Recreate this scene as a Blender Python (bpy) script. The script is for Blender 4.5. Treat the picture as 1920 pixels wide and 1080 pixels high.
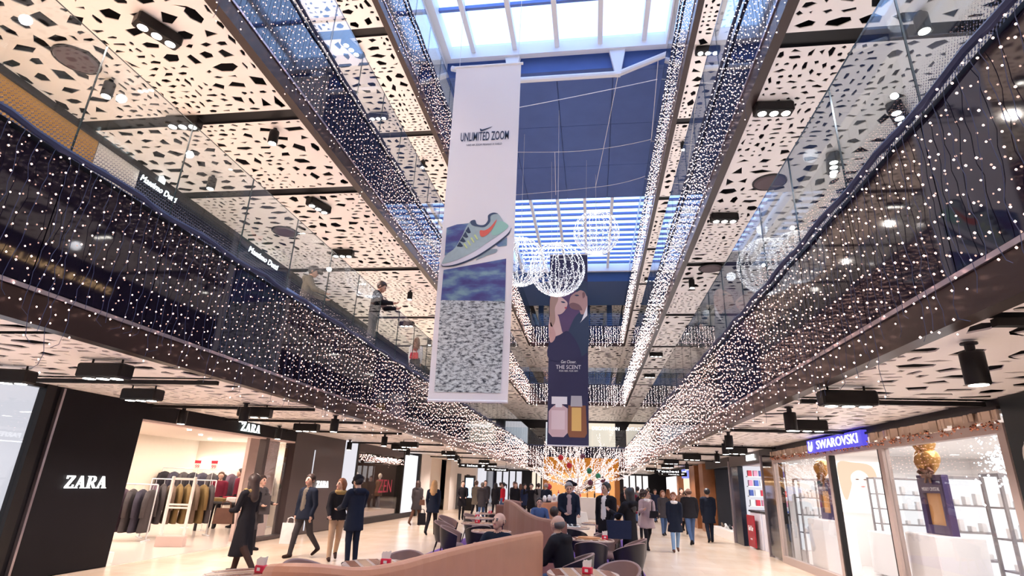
import bpy, math, random
import numpy as np
from mathutils import Vector, Matrix
random.seed(7)
for o in list(bpy.data.objects): bpy.data.objects.remove(o)
scene = bpy.context.scene
COL = scene.collection
PI = math.pi
# ---------------------------------------------------------------- camera
def cam_axes(p, y, r):
    cp, sp, cy, sy, cr, sr = math.cos(p), math.sin(p), math.cos(y), math.sin(y), math.cos(r), math.sin(r)
    f = Vector((sy*cp, cy*cp, sp)); rt = Vector((cy, -sy, 0)); up = rt.cross(f)
    return rt*cr + up*sr, -rt*sr + up*cr, f
R_, U_, F_ = cam_axes(math.radians(19.36), math.radians(-8.563), math.radians(2.276))
cam = bpy.data.objects.new('camera', bpy.data.cameras.new('camera')); COL.objects.link(cam)
cam.data.sensor_width = 36; cam.data.lens = 1039.84/1920*36
cam.data.clip_start = .05; cam.data.clip_end = 300
cam.matrix_world = Matrix(((R_.x, U_.x, -F_.x, 0), (R_.y, U_.y, -F_.y, 0), (R_.z, U_.z, -F_.z, 1.7), (0, 0, 0, 1)))
scene.camera = cam
# ---------------------------------------------------------------- sky, exposure
scene.view_settings.view_transform = 'Standard'; scene.view_settings.look = 'None'
scene.view_settings.gamma = 1; scene.view_settings.use_curve_mapping = False
scene.view_settings.exposure = 0.62
world = bpy.data.worlds.new('sky'); scene.world = world; world.use_nodes = True
bg = world.node_tree.nodes['Background']
bg.inputs[0].default_value = (.40, .59, 1.0, 1); bg.inputs[1].default_value = 2.3
# ---------------------------------------------------------------- lamps of the galleries (spaced in rows; first two rows added for brightness)
def spot(loc, power, col=(1, .84, .70), size=150, blend=.6, rad=.12):
    l = bpy.data.lights.new('gallery_lamp', 'SPOT'); l.energy = power; l.color = col
    l.spot_size = math.radians(size); l.spot_blend = blend; l.shadow_soft_size = rad
    o = bpy.data.objects.new('gallery_lamp', l); COL.objects.link(o); o.location = loc
    return o
def area(loc, sx, sy, power, col=(1, .9, .8), rot=(0, 0, 0)):
    l = bpy.data.lights.new('shop_lamp', 'AREA'); l.shape = 'RECTANGLE'; l.size = sx; l.size_y = sy; l.energy = power; l.color = col
    o = bpy.data.objects.new('shop_lamp', l); COL.objects.link(o); o.location = loc; o.rotation_euler = rot
    return o
WARM = (1, .81, .71); NEUT = (1, .90, .86); COOL = (.95, .94, 1.0)
for y in (-2.5, .5, 3, 6, 9, 12, 15, 18.5, 22, 26, 30, 35, 40):
    for z, pw in ((2.6, 188), (7.3, 295), (12.1, 300)):
        spot((-6.8, y, z), pw, WARM); spot((3.8, y, z), pw*.72, NEUT if z < 5 else COOL)
for y in (48, 52):
    for z in (2.6, 7.4, 12.2): spot((-1.2, y, z), 260, NEUT)
for y in (4, 9, 14, 20, 26, 32, 38, 48):
    spot((-6.8, y, 16.7), 160, NEUT); spot((3.8, y, 16.7), 120, NEUT)

# ---------------------------------------------------------------- mesh helpers
class MB:
    def __init__(s): s.v = []; s.f = []; s.m = []; s.cur = 0
    def add(s, vs, fs):
        b = len(s.v); s.v += [tuple(q) for q in vs]
        for f in fs: s.f.append(tuple(b+i for i in f)); s.m.append(s.cur)
        return s
    def box(s, x0, x1, y0, y1, z0, z1):
        return s.add([(x0,y0,z0),(x1,y0,z0),(x1,y1,z0),(x0,y1,z0),(x0,y0,z1),(x1,y0,z1),(x1,y1,z1),(x0,y1,z1)],
              [(0,3,2,1),(4,5,6,7),(0,1,5,4),(1,2,6,5),(2,3,7,6),(3,0,4,7)])
    def obox(s, c, sz, rz=0, rx=0, ry=0):
        M = Matrix.Rotation(rz,3,'Z') @ Matrix.Rotation(ry,3,'Y') @ Matrix.Rotation(rx,3,'X'); c = Vector(c)
        hx, hy, hz = sz[0]/2, sz[1]/2, sz[2]/2
        vs = [c + M @ Vector((a*hx,b*hy,d*hz)) for d in (-1,1) for a,b in ((-1,-1),(1,-1),(1,1),(-1,1))]
        return s.add(vs, [(0,3,2,1),(4,5,6,7),(0,1,5,4),(1,2,6,5),(2,3,7,6),(3,0,4,7)])
    def bbox(s, x0, x1, y0, y1, z0, z1, b=.02):     # box with chamfered vertical edges and top edge
        P = [(x0+b,y0),(x1-b,y0),(x1,y0+b),(x1,y1-b),(x1-b,y1),(x0+b,y1),(x0,y1-b),(x0,y0+b)]
        cx, cy = (x0+x1)/2, (y0+y1)/2
        def ins(q): return (q[0]+(b if q[0]<cx else -b)*.6, q[1]+(b if q[1]<cy else -b)*.6)
        vs = [(*ins(q), z0) for q in P] + [(*q, z0+b) for q in P] + [(*q, z1-b) for q in P] + [(*ins(q), z1) for q in P]
        fs = [tuple(range(7,-1,-1)), tuple(range(24,32))]
        for k in range(3):
            for i in range(8): j = (i+1) % 8; fs.append((k*8+i, k*8+j, k*8+8+j, k*8+8+i))
        return s.add(vs, fs)
    def tube(s, pts, r, n=6, cap=True):
        pts = [Vector(p) for p in pts]; rs = r if isinstance(r, (list, tuple)) else [r]*len(pts)
        vs = []; up = Vector((0,0,1))
        for i, p in enumerate(pts):
            d = (pts[min(i+1,len(pts)-1)] - pts[max(i-1,0)])
            d = d.normalized() if d.length > 1e-9 else Vector((0,0,1))
            a = d.cross(up if abs(d.z) < .9 else Vector((1,0,0))).normalized(); b = d.cross(a)
            for k in range(n):
                t = 2*PI*k/n; vs.append(p + (a*math.cos(t) + b*math.sin(t))*rs[i])
        fs = []
        for i in range(len(pts)-1):
            for k in range(n):
                k2 = (k+1) % n; fs.append((i*n+k, i*n+k2, (i+1)*n+k2, (i+1)*n+k))
        if cap: fs.append(tuple(range(n-1,-1,-1))); fs.append(tuple(range((len(pts)-1)*n, len(pts)*n)))
        return s.add(vs, fs)
    def lathe(s, prof, n=20, c=(0,0,0), cap=True):
        vs = []; fs = []
        for r, z in prof:
            for k in range(n): t = 2*PI*k/n; vs.append((c[0]+r*math.cos(t), c[1]+r*math.sin(t), c[2]+z))
        for i in range(len(prof)-1):
            for k in range(n): k2 = (k+1) % n; fs.append((i*n+k, i*n+k2, (i+1)*n+k2, (i+1)*n+k))
        if cap: fs.append(tuple(range(n-1,-1,-1))); fs.append(tuple(range((len(prof)-1)*n, len(prof)*n)))
        return s.add(vs, fs)
    def sphere(s, c, r, n=10, m=7, sz=1):
        prof = [(r*math.sin(PI*i/m), -r*sz*math.cos(PI*i/m)) for i in range(m+1)]
        prof[0] = (r*.02, -r*sz); prof[-1] = (r*.02, r*sz)
        return s.lathe(prof, n, c)
    def octa(s, c, r):
        x, y, z = c
        return s.add([(x+r,y,z),(x-r,y,z),(x,y+r,z),(x,y-r,z),(x,y,z+r),(x,y,z-r)],
             [(0,2,4),(2,1,4),(1,3,4),(3,0,4),(2,0,5),(1,2,5),(3,1,5),(0,3,5)])
    def prism(s, poly, fn, d):                      # poly 2D, fn(u,v,w) -> 3D, depth d
        n = len(poly); vs = [fn(u,v,0) for u,v in poly] + [fn(u,v,d) for u,v in poly]
        fs = [tuple(range(n)), tuple(range(2*n-1,n-1,-1))]
        for i in range(n): j = (i+1) % n; fs.append((j, i, n+i, n+j))
        return s.add(vs, fs)
    def mesh(s, name, mats, smooth=False):
        me = bpy.data.meshes.new(name); me.from_pydata(s.v, [], s.f)
        for m in (mats if isinstance(mats, (list, tuple)) else [mats]): me.materials.append(m)
        if any(s.m): me.polygons.foreach_set('material_index', s.m)
        if smooth: me.polygons.foreach_set('use_smooth', [True]*len(me.polygons))
        me.update(); return me
    def build(s, name, mats, parent=None, smooth=False, loc=None, fix=False):
        me = s.mesh(name, mats, smooth)
        if fix:
            import bmesh
            b = bmesh.new(); b.from_mesh(me); bmesh.ops.recalc_face_normals(b, faces=b.faces); b.to_mesh(me); b.free()
        return link(name, me, parent, loc)
def link(name, data, parent=None, loc=None, rz=0):
    o = bpy.data.objects.new(name, data); COL.objects.link(o)
    if parent is not None: o.parent = parent
    if loc is not None: o.location = loc
    if rz: o.rotation_euler[2] = rz
    return o
def tag(o, label, cat, group=None, kind=None):
    o['label'] = label; o['category'] = cat
    if group: o['group'] = group
    if kind: o['kind'] = kind
    return o
def struct(o): o['kind'] = 'structure'; return o
def empty(name, loc=(0,0,0), rz=0):
    o = link(name, None, None, loc, rz); o.empty_display_size = .1; return o
def thing(name, label, cat, loc=(0,0,0), rz=0, group=None): return tag(empty(name, loc, rz), label, cat, group)
def B(name, mat, *a, parent=None): return MB().box(*a).build(name, mat, parent)
ORD = ['nearest','second','third','fourth','fifth','sixth','seventh','eighth','ninth','tenth','eleventh','twelfth','thirteenth','fourteenth','fifteenth','sixteenth','seventeenth','eighteenth','nineteenth','twentieth']
def dup(o, loc=None, rz=None, parent=None):
    c = o.copy(); COL.objects.link(c); c.parent = parent
    if loc is not None: c.location = loc
    if rz is not None: c.rotation_euler[2] = rz
    for ch in list(o.children): dup(ch, parent=c)
    return c

# ---------------------------------------------------------------- materials
MATS = {}
def mat(name, col, rough=.5, metal=0, emit=None, es=0, spec=.4, noise=0, nscale=8, bump=0, bscale=60, sample=True):
    if name in MATS: return MATS[name]
    m = bpy.data.materials.new(name); m.use_nodes = True; nt = m.node_tree; b = nt.nodes['Principled BSDF']
    b.inputs['Base Color'].default_value = (*col, 1); b.inputs['Roughness'].default_value = rough
    b.inputs['Metallic'].default_value = metal; b.inputs['Specular IOR Level'].default_value = spec
    if emit: b.inputs['Emission Color'].default_value = (*emit, 1); b.inputs['Emission Strength'].default_value = es
    if noise:
        tc = nt.nodes.new('ShaderNodeTexCoord'); n = nt.nodes.new('ShaderNodeTexNoise'); n.inputs['Scale'].default_value = nscale; n.inputs['Detail'].default_value = 4
        nt.links.new(tc.outputs['Object'], n.inputs['Vector'])
        mx = nt.nodes.new('ShaderNodeMix'); mx.data_type = 'RGBA'
        mx.inputs[6].default_value = (*[c*(1-noise) for c in col], 1); mx.inputs[7].default_value = (*[min(1, c*(1+noise)) for c in col], 1)
        nt.links.new(n.outputs['Fac'], mx.inputs[0]); nt.links.new(mx.outputs[2], b.inputs['Base Color'])
    if bump:
        tc = nt.nodes.new('ShaderNodeTexCoord'); n = nt.nodes.new('ShaderNodeTexNoise'); n.inputs['Scale'].default_value = bscale
        nt.links.new(tc.outputs['Object'], n.inputs['Vector'])
        bp = nt.nodes.new('ShaderNodeBump'); bp.inputs['Strength'].default_value = bump; bp.inputs['Distance'].default_value = .02
        nt.links.new(n.outputs['Fac'], bp.inputs['Height']); nt.links.new(bp.outputs['Normal'], b.inputs['Normal'])
    if not sample: m.cycles.emission_sampling = 'NONE'
    MATS[name] = m; return m
def glass(name, tint=(.9,.95,.97), rough=.01, refl=1.0, frit=False):
    if name in MATS: return MATS[name]
    m = bpy.data.materials.new(name); m.use_nodes = True; nt = m.node_tree; nt.nodes.clear()
    out = nt.nodes.new('ShaderNodeOutputMaterial'); tr = nt.nodes.new('ShaderNodeBsdfTransparent'); tr.inputs[0].default_value = (*tint, 1)
    gl = nt.nodes.new('ShaderNodeBsdfGlossy'); gl.inputs['Roughness'].default_value = rough
    L = nt.links.new
    def mth0(op, a, b=None):
        n = nt.nodes.new('ShaderNodeMath'); n.operation = op
        for i, q in enumerate((a, b)):
            if q is None: continue
            if isinstance(q, (int, float)): n.inputs[i].default_value = q
            else: L(q, n.inputs[i])
        return n.outputs[0]
    ge = nt.nodes.new('ShaderNodeNewGeometry'); dp = nt.nodes.new('ShaderNodeVectorMath'); dp.operation = 'DOT_PRODUCT'
    L(ge.outputs['Normal'], dp.inputs[0]); L(ge.outputs['Incoming'], dp.inputs[1])
    f5 = mth0('POWER', mth0('SUBTRACT', 1.0, mth0('ABSOLUTE', dp.outputs['Value'])), 5.0)      # Schlick, the same on both faces of a thin pane
    fac = mth0('MULTIPLY', mth0('ADD', mth0('MULTIPLY', f5, .96), .04), refl)
    mx = nt.nodes.new('ShaderNodeMixShader')
    L(fac, mx.inputs[0]); L(tr.outputs[0], mx.inputs[1]); L(gl.outputs[0], mx.inputs[2])
    last = mx
    if frit:   # printed dots that thin out with height above the floor edge
        tc = nt.nodes.new('ShaderNodeTexCoord'); sx = nt.nodes.new('ShaderNodeSeparateXYZ'); L(tc.outputs['Object'], sx.inputs[0])
        def mth(op, a, b=None):
            n = nt.nodes.new('ShaderNodeMath'); n.operation = op
            for i, q in enumerate((a, b)):
                if q is None: continue
                if isinstance(q, (int, float)): n.inputs[i].default_value = q
                else: L(q, n.inputs[i])
            return n.outputs[0]
        p = .036
        zz = mth('DIVIDE', sx.outputs[2], p); row = mth('FLOOR', zz); off = mth('MULTIPLY', mth('MODULO', row, 2), .5)
        yy = mth('ADD', mth('DIVIDE', sx.outputs[1], p), off)
        fy = mth('SUBTRACT', mth('FRACT', yy), .5); fz = mth('SUBTRACT', mth('FRACT', zz), .5)
        d = mth('SQRT', mth('ADD', mth('MULTIPLY', fy, fy), mth('MULTIPLY', fz, fz)))
        rad = mth('MULTIPLY', mth('SUBTRACT', 1.0, mth('DIVIDE', sx.outputs[2], .5)), .34)
        dot = mth('LESS_THAN', d, rad)
        df = nt.nodes.new('ShaderNodeBsdfDiffuse'); df.inputs[0].default_value = (.16, .18, .27, 1)
        m2 = nt.nodes.new('ShaderNodeMixShader'); L(dot, m2.inputs[0]); L(mx.outputs[0], m2.inputs[1]); L(df.outputs[0], m2.inputs[2]); last = m2
    L(last.outputs[0], out.inputs[0]); MATS[name] = m; return m
def emis(name, col, s, sample=True): return mat(name, (.02,.02,.02), .6, emit=col, es=s, sample=sample)

M_CEIL = mat('cream_lacquered_panel', (.90,.85,.82), .42, noise=.03, nscale=2)
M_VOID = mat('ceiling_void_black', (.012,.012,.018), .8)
M_FASC = mat('bronze_fascia_metal', (.035,.019,.017), .3, .3)
M_PROF = mat('brushed_profile', (.45,.40,.45), .3, .9)
M_CLAD = mat('black_glass_cladding', (.009,.007,.016), .04, spec=.75)
M_GLAS = glass('balustrade_glass', frit=True, refl=1.3)
M_GEDGE = mat('glass_edge', (.03,.05,.06), .2)
M_WALLD = mat('black_wall_panel', (.006,.0055,.008), .5, spec=.15, noise=.15, nscale=3)
M_WHITE = mat('white_plaster', (.82,.79,.76), .7, noise=.03)
M_CREAM = mat('cream_wall', (.80,.72,.62), .6, noise=.03)
M_STEEL = mat('white_painted_steel', (.78,.80,.84), .45)
M_SOFF = mat('blue_grey_soffit', (.07,.13,.36), .6, noise=.12, nscale=1.5)
M_BLACK = mat('black_metal', (.010,.009,.010), .4, spec=.25)
M_DARK = mat('dark_charcoal', (.02,.018,.022), .5, spec=.3)
M_CABLE = mat('dark_blue_cable', (.03,.045,.11), .6)
M_LAMP = emis('lamp_lens', (1,.94,.86), 14, sample=False)
M_BULB = emis('fairy_bulb_warm', (1,.58,.48), 8.5, sample=False)
M_BULBW = emis('fairy_bulb_white', (1,.74,.68), 8, sample=False)
M_GLOBE = emis('globe_bulb', (.93,.95,1), 5, sample=False)
# polished stone floor: large slabs with faint veins and joints
def floor_mat():
    m = mat('polished_stone_floor', (.72,.60,.49), .22); nt = m.node_tree; b = nt.nodes['Principled BSDF']; L = nt.links.new
    tc = nt.nodes.new('ShaderNodeTexCoord'); mp = nt.nodes.new('ShaderNodeMapping'); mp.inputs['Scale'].default_value = (1,.35,1); L(tc.outputs['Object'], mp.inputs[0])
    n = nt.nodes.new('ShaderNodeTexNoise'); n.inputs['Scale'].default_value = 1.4; n.inputs['Detail'].default_value = 6; L(mp.outputs[0], n.inputs[0])
    br = nt.nodes.new('ShaderNodeTexBrick'); br.inputs['Scale'].default_value = 1; br.inputs['Mortar Size'].default_value = .003; br.inputs['Brick Width'].default_value = 1.2; br.inputs['Row Height'].default_value = .6
    br.inputs['Color1'].default_value = (.76,.63,.51,1); br.inputs['Color2'].default_value = (.70,.57,.45,1); br.inputs['Mortar'].default_value = (.55,.45,.38,1); L(tc.outputs['Object'], br.inputs[0])
    mx = nt.nodes.new('ShaderNodeMix'); mx.data_type = 'RGBA'; mx.blend_type = 'OVERLAY'; mx.inputs[0].default_value = .35
    L(br.outputs[0], mx.inputs[6]); L(n.outputs['Fac'], mx.inputs[7]); L(mx.outputs[2], b.inputs['Base Color']); return m
M_FLOOR = floor_mat()
M_UPFL = mat('pale_upper_floor', (.80,.73,.66), .4)

# ---------------------------------------------------------------- text as flat lettering
def text(s, name, size, mtl, parent, origin, ux, uy, ext=.012, width=None, shear=0, space=1.0, align='CENTER', bold=0):
    c = bpy.data.curves.new(name, 'FONT'); c.body = s; c.size = size; c.extrude = ext; c.align_x = align; c.align_y = 'CENTER'; c.shear = shear; c.space_character = space; c.resolution_u = 3; c.offset = bold
    t = bpy.data.objects.new(name, c); COL.objects.link(t)
    dg = bpy.context.evaluated_depsgraph_get(); me = bpy.data.meshes.new_from_object(t.evaluated_get(dg)); bpy.data.objects.remove(t)
    xs = [v.co.x for v in me.vertices]
    k = width/(max(xs)-min(xs)) if width and xs else 1
    ux = Vector(ux).normalized(); uy = Vector(uy).normalized(); w = ux.cross(uy); og = Vector(origin)
    for v in me.vertices: v.co = og + ux*v.co.x*k + uy*v.co.y + w*v.co.z
    me.materials.clear(); me.materials.append(mtl); me.name = name
    return link(name, me, parent)
# ================================================================ STRUCTURE
XL, XR, YE = -4.98, 2.55, 44.7          # atrium edges and far end
CZ = (2.92, 7.72, 12.52); FZ = (4.48, 9.30, 14.10); ROOF = 17.3
Y0, YB = -5.0, 56.0                      # building behind the camera / far back wall
XLS, XRS = -8.7, 5.0
B('floor', M_FLOOR, -16, 12, Y0, YB, -.2, 0)['kind'] = 'structure'
struct(B('wall_back', M_DARK, -16, 12, YB, YB+.2, 0, 19)); struct(B('wall_front', M_CREAM, -16, 12, Y0-.2, Y0, 0, 19))
struct(B('wall_left', M_DARK, -16.2, -16, Y0, YB, 0, 19)); struct(B('wall_right', M_DARK, 12, 12.2, Y0, YB, 0, 19))

# perforated ceiling sheet: rectangles of many sizes packed on a fine grid, each pierced by an angular hole
def perf(x0, x1, y0, y1, z, seed, cell):
    rg = random.Random(seed); nx = max(1, round((x1-x0)/cell)); ny = max(1, round((y1-y0)/cell)); cx = (x1-x0)/nx; cy = (y1-y0)/ny
    occ = np.zeros((nx, ny), bool); mb = MB(); th = .014
    ph = [rg.uniform(0, 6) for _ in range(4)]
    def big(x, y): return math.sin(x*1.5+ph[0]+.8*math.sin(y*.9+ph[1])) + math.sin(y*1.25+ph[2]+.9*math.sin(x*1.1+ph[3]))
    for i in range(nx):
        for j in range(ny):
            if occ[i, j]: continue
            b = big(x0+i*cx, y0+j*cy) + rg.uniform(-.5, .5)
            if b > .2: opts = [(3,3),(4,2),(3,2),(2,3),(2,2),(1,2),(2,1)]; rg.shuffle(opts); opts.sort(key=lambda q: -(q[0]*q[1] > 4))
            elif b > -.35: opts = [(2,2),(3,2),(2,1),(1,2),(2,3)]; rg.shuffle(opts)
            else: opts = [(2,1),(1,1),(1,2),(1,1)]; rg.shuffle(opts)
            for w, h in opts + [(1,1)]:
                if i+w <= nx and j+h <= ny and not occ[i:i+w, j:j+h].any(): break
            occ[i:i+w, j:j+h] = True
            a0, a1, b0, b1 = x0+i*cx, x0+(i+w)*cx, y0+j*cy, y0+(j+h)*cy
            mx_, my_ = (a0+a1)/2, (b0+b1)/2; mg = .012; hw, hh = (a1-a0)/2-mg, (b1-b0)/2-mg
            rect = [(a0,b0),(a1,b0),(a1,b1),(a0,b1)]
            if rg.random() < .04:
                mb.add([(*q, z) for q in rect], [(3,2,1,0)]); continue
            k = rg.choice((3,4,4,4,5,5,6)); t0 = rg.uniform(0, 6.28)
            angs = sorted((t0 + 2*PI*(q + rg.uniform(-.3,.3))/k) % (2*PI) for q in range(k))
            sc = rg.uniform(.72, 1.0); sk = rg.uniform(-.3, .3); asp = rg.uniform(.7, 1)
            if rg.random() < .5: sxx, syy = sc, sc*asp
            else: sxx, syy = sc*asp, sc
            hole = []
            for t in angs:
                r = rg.uniform(.82, 1); u, v = math.cos(t)*r, math.sin(t)*r
                u = max(-1, min(1, u + sk*v)); hole.append((mx_+u*hw*sxx, my_+v*hh*syy))
            ang = lambda q: math.atan2(q[1]-my_, q[0]-mx_) % (2*PI)
            hole.sort(key=ang)
            O = sorted(rect, key=ang); n, m = len(hole), 4
            vs = [(*q, z) for q in hole] + [(*q, z) for q in O] + [(*q, z+th) for q in hole]
            fs = []; oa = [ang(q) for q in O]; ha = [ang(q) for q in hole]
            p = q_ = 0; cnt = 0
            while p < n or q_ < m:
                pa = ha[p % n] + (2*PI if p >= n else 0); qa = oa[q_ % m] + (2*PI if q_ >= m else 0)
                na = ha[(p+1) % n] + 2*PI*((p+1)//n); nb = oa[(q_+1) % m] + 2*PI*((q_+1)//m)
                if q_ >= m or (p < n and na <= nb): fs.append((p % n, n + q_ % m, (p+1) % n)); p += 1
                else: fs.append((p % n, n + q_ % m, n + (q_+1) % m)); q_ += 1
            for a in range(n): c = (a+1) % n; fs.append((a, c, n+4+c, n+4+a))
            mb.add(vs, fs)
    return mb
def ceiling(x0, x1, slots, z, seed, gap=.28):
    root = struct(empty('ceiling', ((x0+x1)/2, 20, z)))
    ox = Vector((-(x0+x1)/2, -20, -z))
    ys = [Y0] + slots + [YB]
    for k in range(len(ys)-1):
        a = ys[k] + (gap/2 if k else 0); b = ys[k+1] - (gap/2 if k < len(ys)-2 else 0)
        if b < 1.5 and z < 10: a = max(a, 1.0)
        nseg = max(1, round((b-a)/5.5))
        for q in range(nseg):
            c, d = a+(b-a)*q/nseg+.004, a+(b-a)*(q+1)/nseg-.004
            p = perf(x0, x1, c, d, z, seed*100+k*10+q, (.165 if z < 5 else .135) if c < 20 else (.2 if c < 34 else .28)).build('perforated_panel', M_CEIL, root)
            p.location = ox
    for yb in slots:
        o = MB().box(x0, x1, yb-gap/2+.01, yb+gap/2-.01, z+.04, z+.10).build('slot_track', M_BLACK, root); o.location = ox
    return root
ceiling(XLS-.6, XL-.16, [4.6, 7.1, 10.1, 12.4, 15.2, 19.8, 25, 30, 35, 40], 2.92, 1, .10)
ceiling(XR+.16, XRS+.3, [4.1, 7.9, 11.94, 16.57, 20.5, 25, 30, 35, 40], 2.92, 2, .14)
ceiling(-9.4, XL-.16, [2.3, 7.63, 10.3, 15.1, 20.3, 25.1, 30, 35, 40], 7.72, 3)
ceiling(XR+.16, 5.6, [1.8, 6.65, 15.1, 20.05, 25, 30, 35, 40], 7.72, 4)
ceiling(-9.4, XL-.16, [5.6, 10.65, 15.05, 20.05, 25.1, 30, 35, 40], 12.52, 5)
ceiling(XR+.16, 5.6, [5.1, 10.1, 15.1, 20.05, 25.08, 30, 35, 40], 12.52, 6)
# ceilings across the far end
for i, z in enumerate((2.92, 7.72, 12.52, 16.9)):
    r = struct(empty('ceiling', (0, 50, z)))
    o = perf(XL-.16, XR+.16, YE+.16, YB, z, 70+i, .26).build('perforated_panel', M_CEIL, r); o.location = (0, -50, -z)
# gallery slabs: dark void over the perforated sheet, floor on top
for x0, x1 in ((-16, XL-.14), (XR+.14, 12)):
    for cz, fz in zip(CZ, FZ):
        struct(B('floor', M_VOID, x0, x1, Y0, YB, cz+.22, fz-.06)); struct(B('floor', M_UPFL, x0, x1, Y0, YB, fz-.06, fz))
for cz, fz in zip(CZ, FZ):
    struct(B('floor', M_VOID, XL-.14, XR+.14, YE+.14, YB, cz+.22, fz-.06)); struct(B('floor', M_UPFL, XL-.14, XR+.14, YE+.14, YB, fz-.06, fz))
# roof over the galleries, white ceilings beneath
for x0, x1 in ((-16, -5.7), (3.25, 12)): struct(B('ceiling', M_WHITE, x0, x1, Y0, YB, ROOF, ROOF+.3))
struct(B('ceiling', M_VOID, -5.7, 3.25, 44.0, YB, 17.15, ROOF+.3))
# upper shopfront walls
M_GOLD = mat('gold_mesh_panel', (.60,.34,.10), .45, .15, noise=.2, nscale=30)
M_SHOPW = mat('lit_shop_wall', (.72,.66,.60), .6)
struct(B('wall_left', M_SHOPW, -9.6, -9.45, Y0, YB, FZ[1], ROOF)); struct(B('wall_right', M_SHOPW, 5.65, 5.8, Y0, YB, FZ[1], ROOF))
w = struct(B('wall_left', M_WALLD, -9.6, -9.45, Y0, YB, FZ[0], CZ[1]+.2)); struct(B('wall_right', M_WALLD, 5.65, 5.8, Y0, YB, FZ[0], CZ[1]+.2))
B('header_band', M_DARK, -9.45, -9.30, Y0, YB, 7.60, 7.72, parent=w)
B('gold_panel', M_GOLD, -9.45, -9.36, 1.0, 7.95, FZ[0], 7.60, parent=w)
B('pale_panel', M_WHITE, -9.45, -9.37, 7.98, 9.0, FZ[0], 7.60, parent=w)
B('lit_window', emis('upper_shop_window', (.25,.35,.75), .5), -9.45, -9.38, 15.2, 17.5, FZ[0]+.2, 7.2, parent=w)
B('lit_window', emis('upper_shop_window_warm', (1,.8,.6), 1.2), -9.45, -9.38, 19.5, 27, FZ[0]+.2, 7.1, parent=w)
# ---- fascias, glass cladding, balustrades
def fascia(n, axis, x, y0, y1, cz, fz, side):
    """side: +1 atrium lies toward +x (left gallery), -1 toward -x; axis 'y' runs along corridor, 'x' across the far end"""
    root = struct(empty('trim_%d' % n, (0, 0, 0)))
    def bx(name, m, u0, u1, v0, v1, z0, z1):
        if axis == 'y': return B(name, m, min(u0,u1), max(u0,u1), v0, v1, z0, z1, parent=root)
        return B(name, m, v0, v1, min(u0,u1), max(u0,u1), z0, z1, parent=root)
    s = side
    bx('fascia_strip', M_FASC, x, x-s*.15, y0, y1, cz-.03, cz+.24)
    bx('rail_profile', M_PROF, x+s*.02, x-s*.10, y0, y1, cz+.245, cz+.285)
    L = 1.34; n_ = int(round((y1-y0)/L)); L = (y1-y0)/n_
    pm = MB().box(-.02, 0, .006, L-.006, 0, fz-.02-(cz+.30)).mesh('cladding_panel', M_CLAD) if axis == 'y' else MB().box(.006, L-.006, 0, .02, 0, fz-.02-(cz+.30)).mesh('cladding_panel', M_CLAD)
    for k in range(n_):
        p = (x - (0 if s > 0 else -.02), y0+k*L, cz+.30) if axis == 'y' else (y0+k*L, x, cz+.30)
        link('cladding_panel', pm, root, p)
    bx('edge_beam', M_VOID, x-s*.03, x-s*.14, y0, y1, cz+.24, fz)
    return root
def balustrade(axis, x, y0, y1, fz, label):
    root = thing('glass_balustrade', label, 'balustrade', (x, y0, fz) if axis == 'y' else (y0, x, fz))
    L = 1.34; n_ = int(round((y1-y0)/L)); L = (y1-y0)/n_; mb = MB(); H = 1.40
    if axis == 'y': mb.box(-.009, .009, .004, L-.004, 0, H)
    else: mb.box(.004, L-.004, -.009, .009, 0, H)
    pm = mb.mesh('glass_panel', [M_GLAS, M_GEDGE])
    for k, p in enumerate(pm.polygons):
        c = p.center; nrm = p.normal
        if (axis == 'y' and abs(nrm.x) < .5) or (axis == 'x' and abs(nrm.y) < .5): p.material_index = 1
    for k in range(n_): link('glass_panel', pm, root, (0, k*L, 0) if axis == 'y' else (k*L, 0, 0))
    sh = MB().box(-.03, .03, 0, y1-y0, -.02, .035) if axis == 'y' else MB().box(0, y1-y0, -.03, .03, -.02, .035)
    sh.build('floor_channel', M_BLACK, root)
    return root
LV = ('first', 'second', 'third'); n = 1
for i in range(3):
    fascia(n, 'y', XL, 1.27-1.34*3, YE, CZ[i], FZ[i], 1); n += 1
    fascia(n, 'y', XR, 1.27-1.34*3, YE, CZ[i], FZ[i], -1); n += 1
    fascia(n, 'x', YE, XL, XR, CZ[i], FZ[i], -1); n += 1
    balustrade('y', XL-.04, 1.27-1.34*3, YE, FZ[i], 'clear glass balustrade along the left gallery on the %s upper level' % LV[i])
    balustrade('y', XR+.04, 1.27-1.34*3, YE, FZ[i], 'clear glass balustrade along the right gallery on the %s upper level' % LV[i])
    balustrade('x', YE+.04, XL, XR, FZ[i], 'glass balustrade across the far end on the %s upper level' % LV[i])
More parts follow.
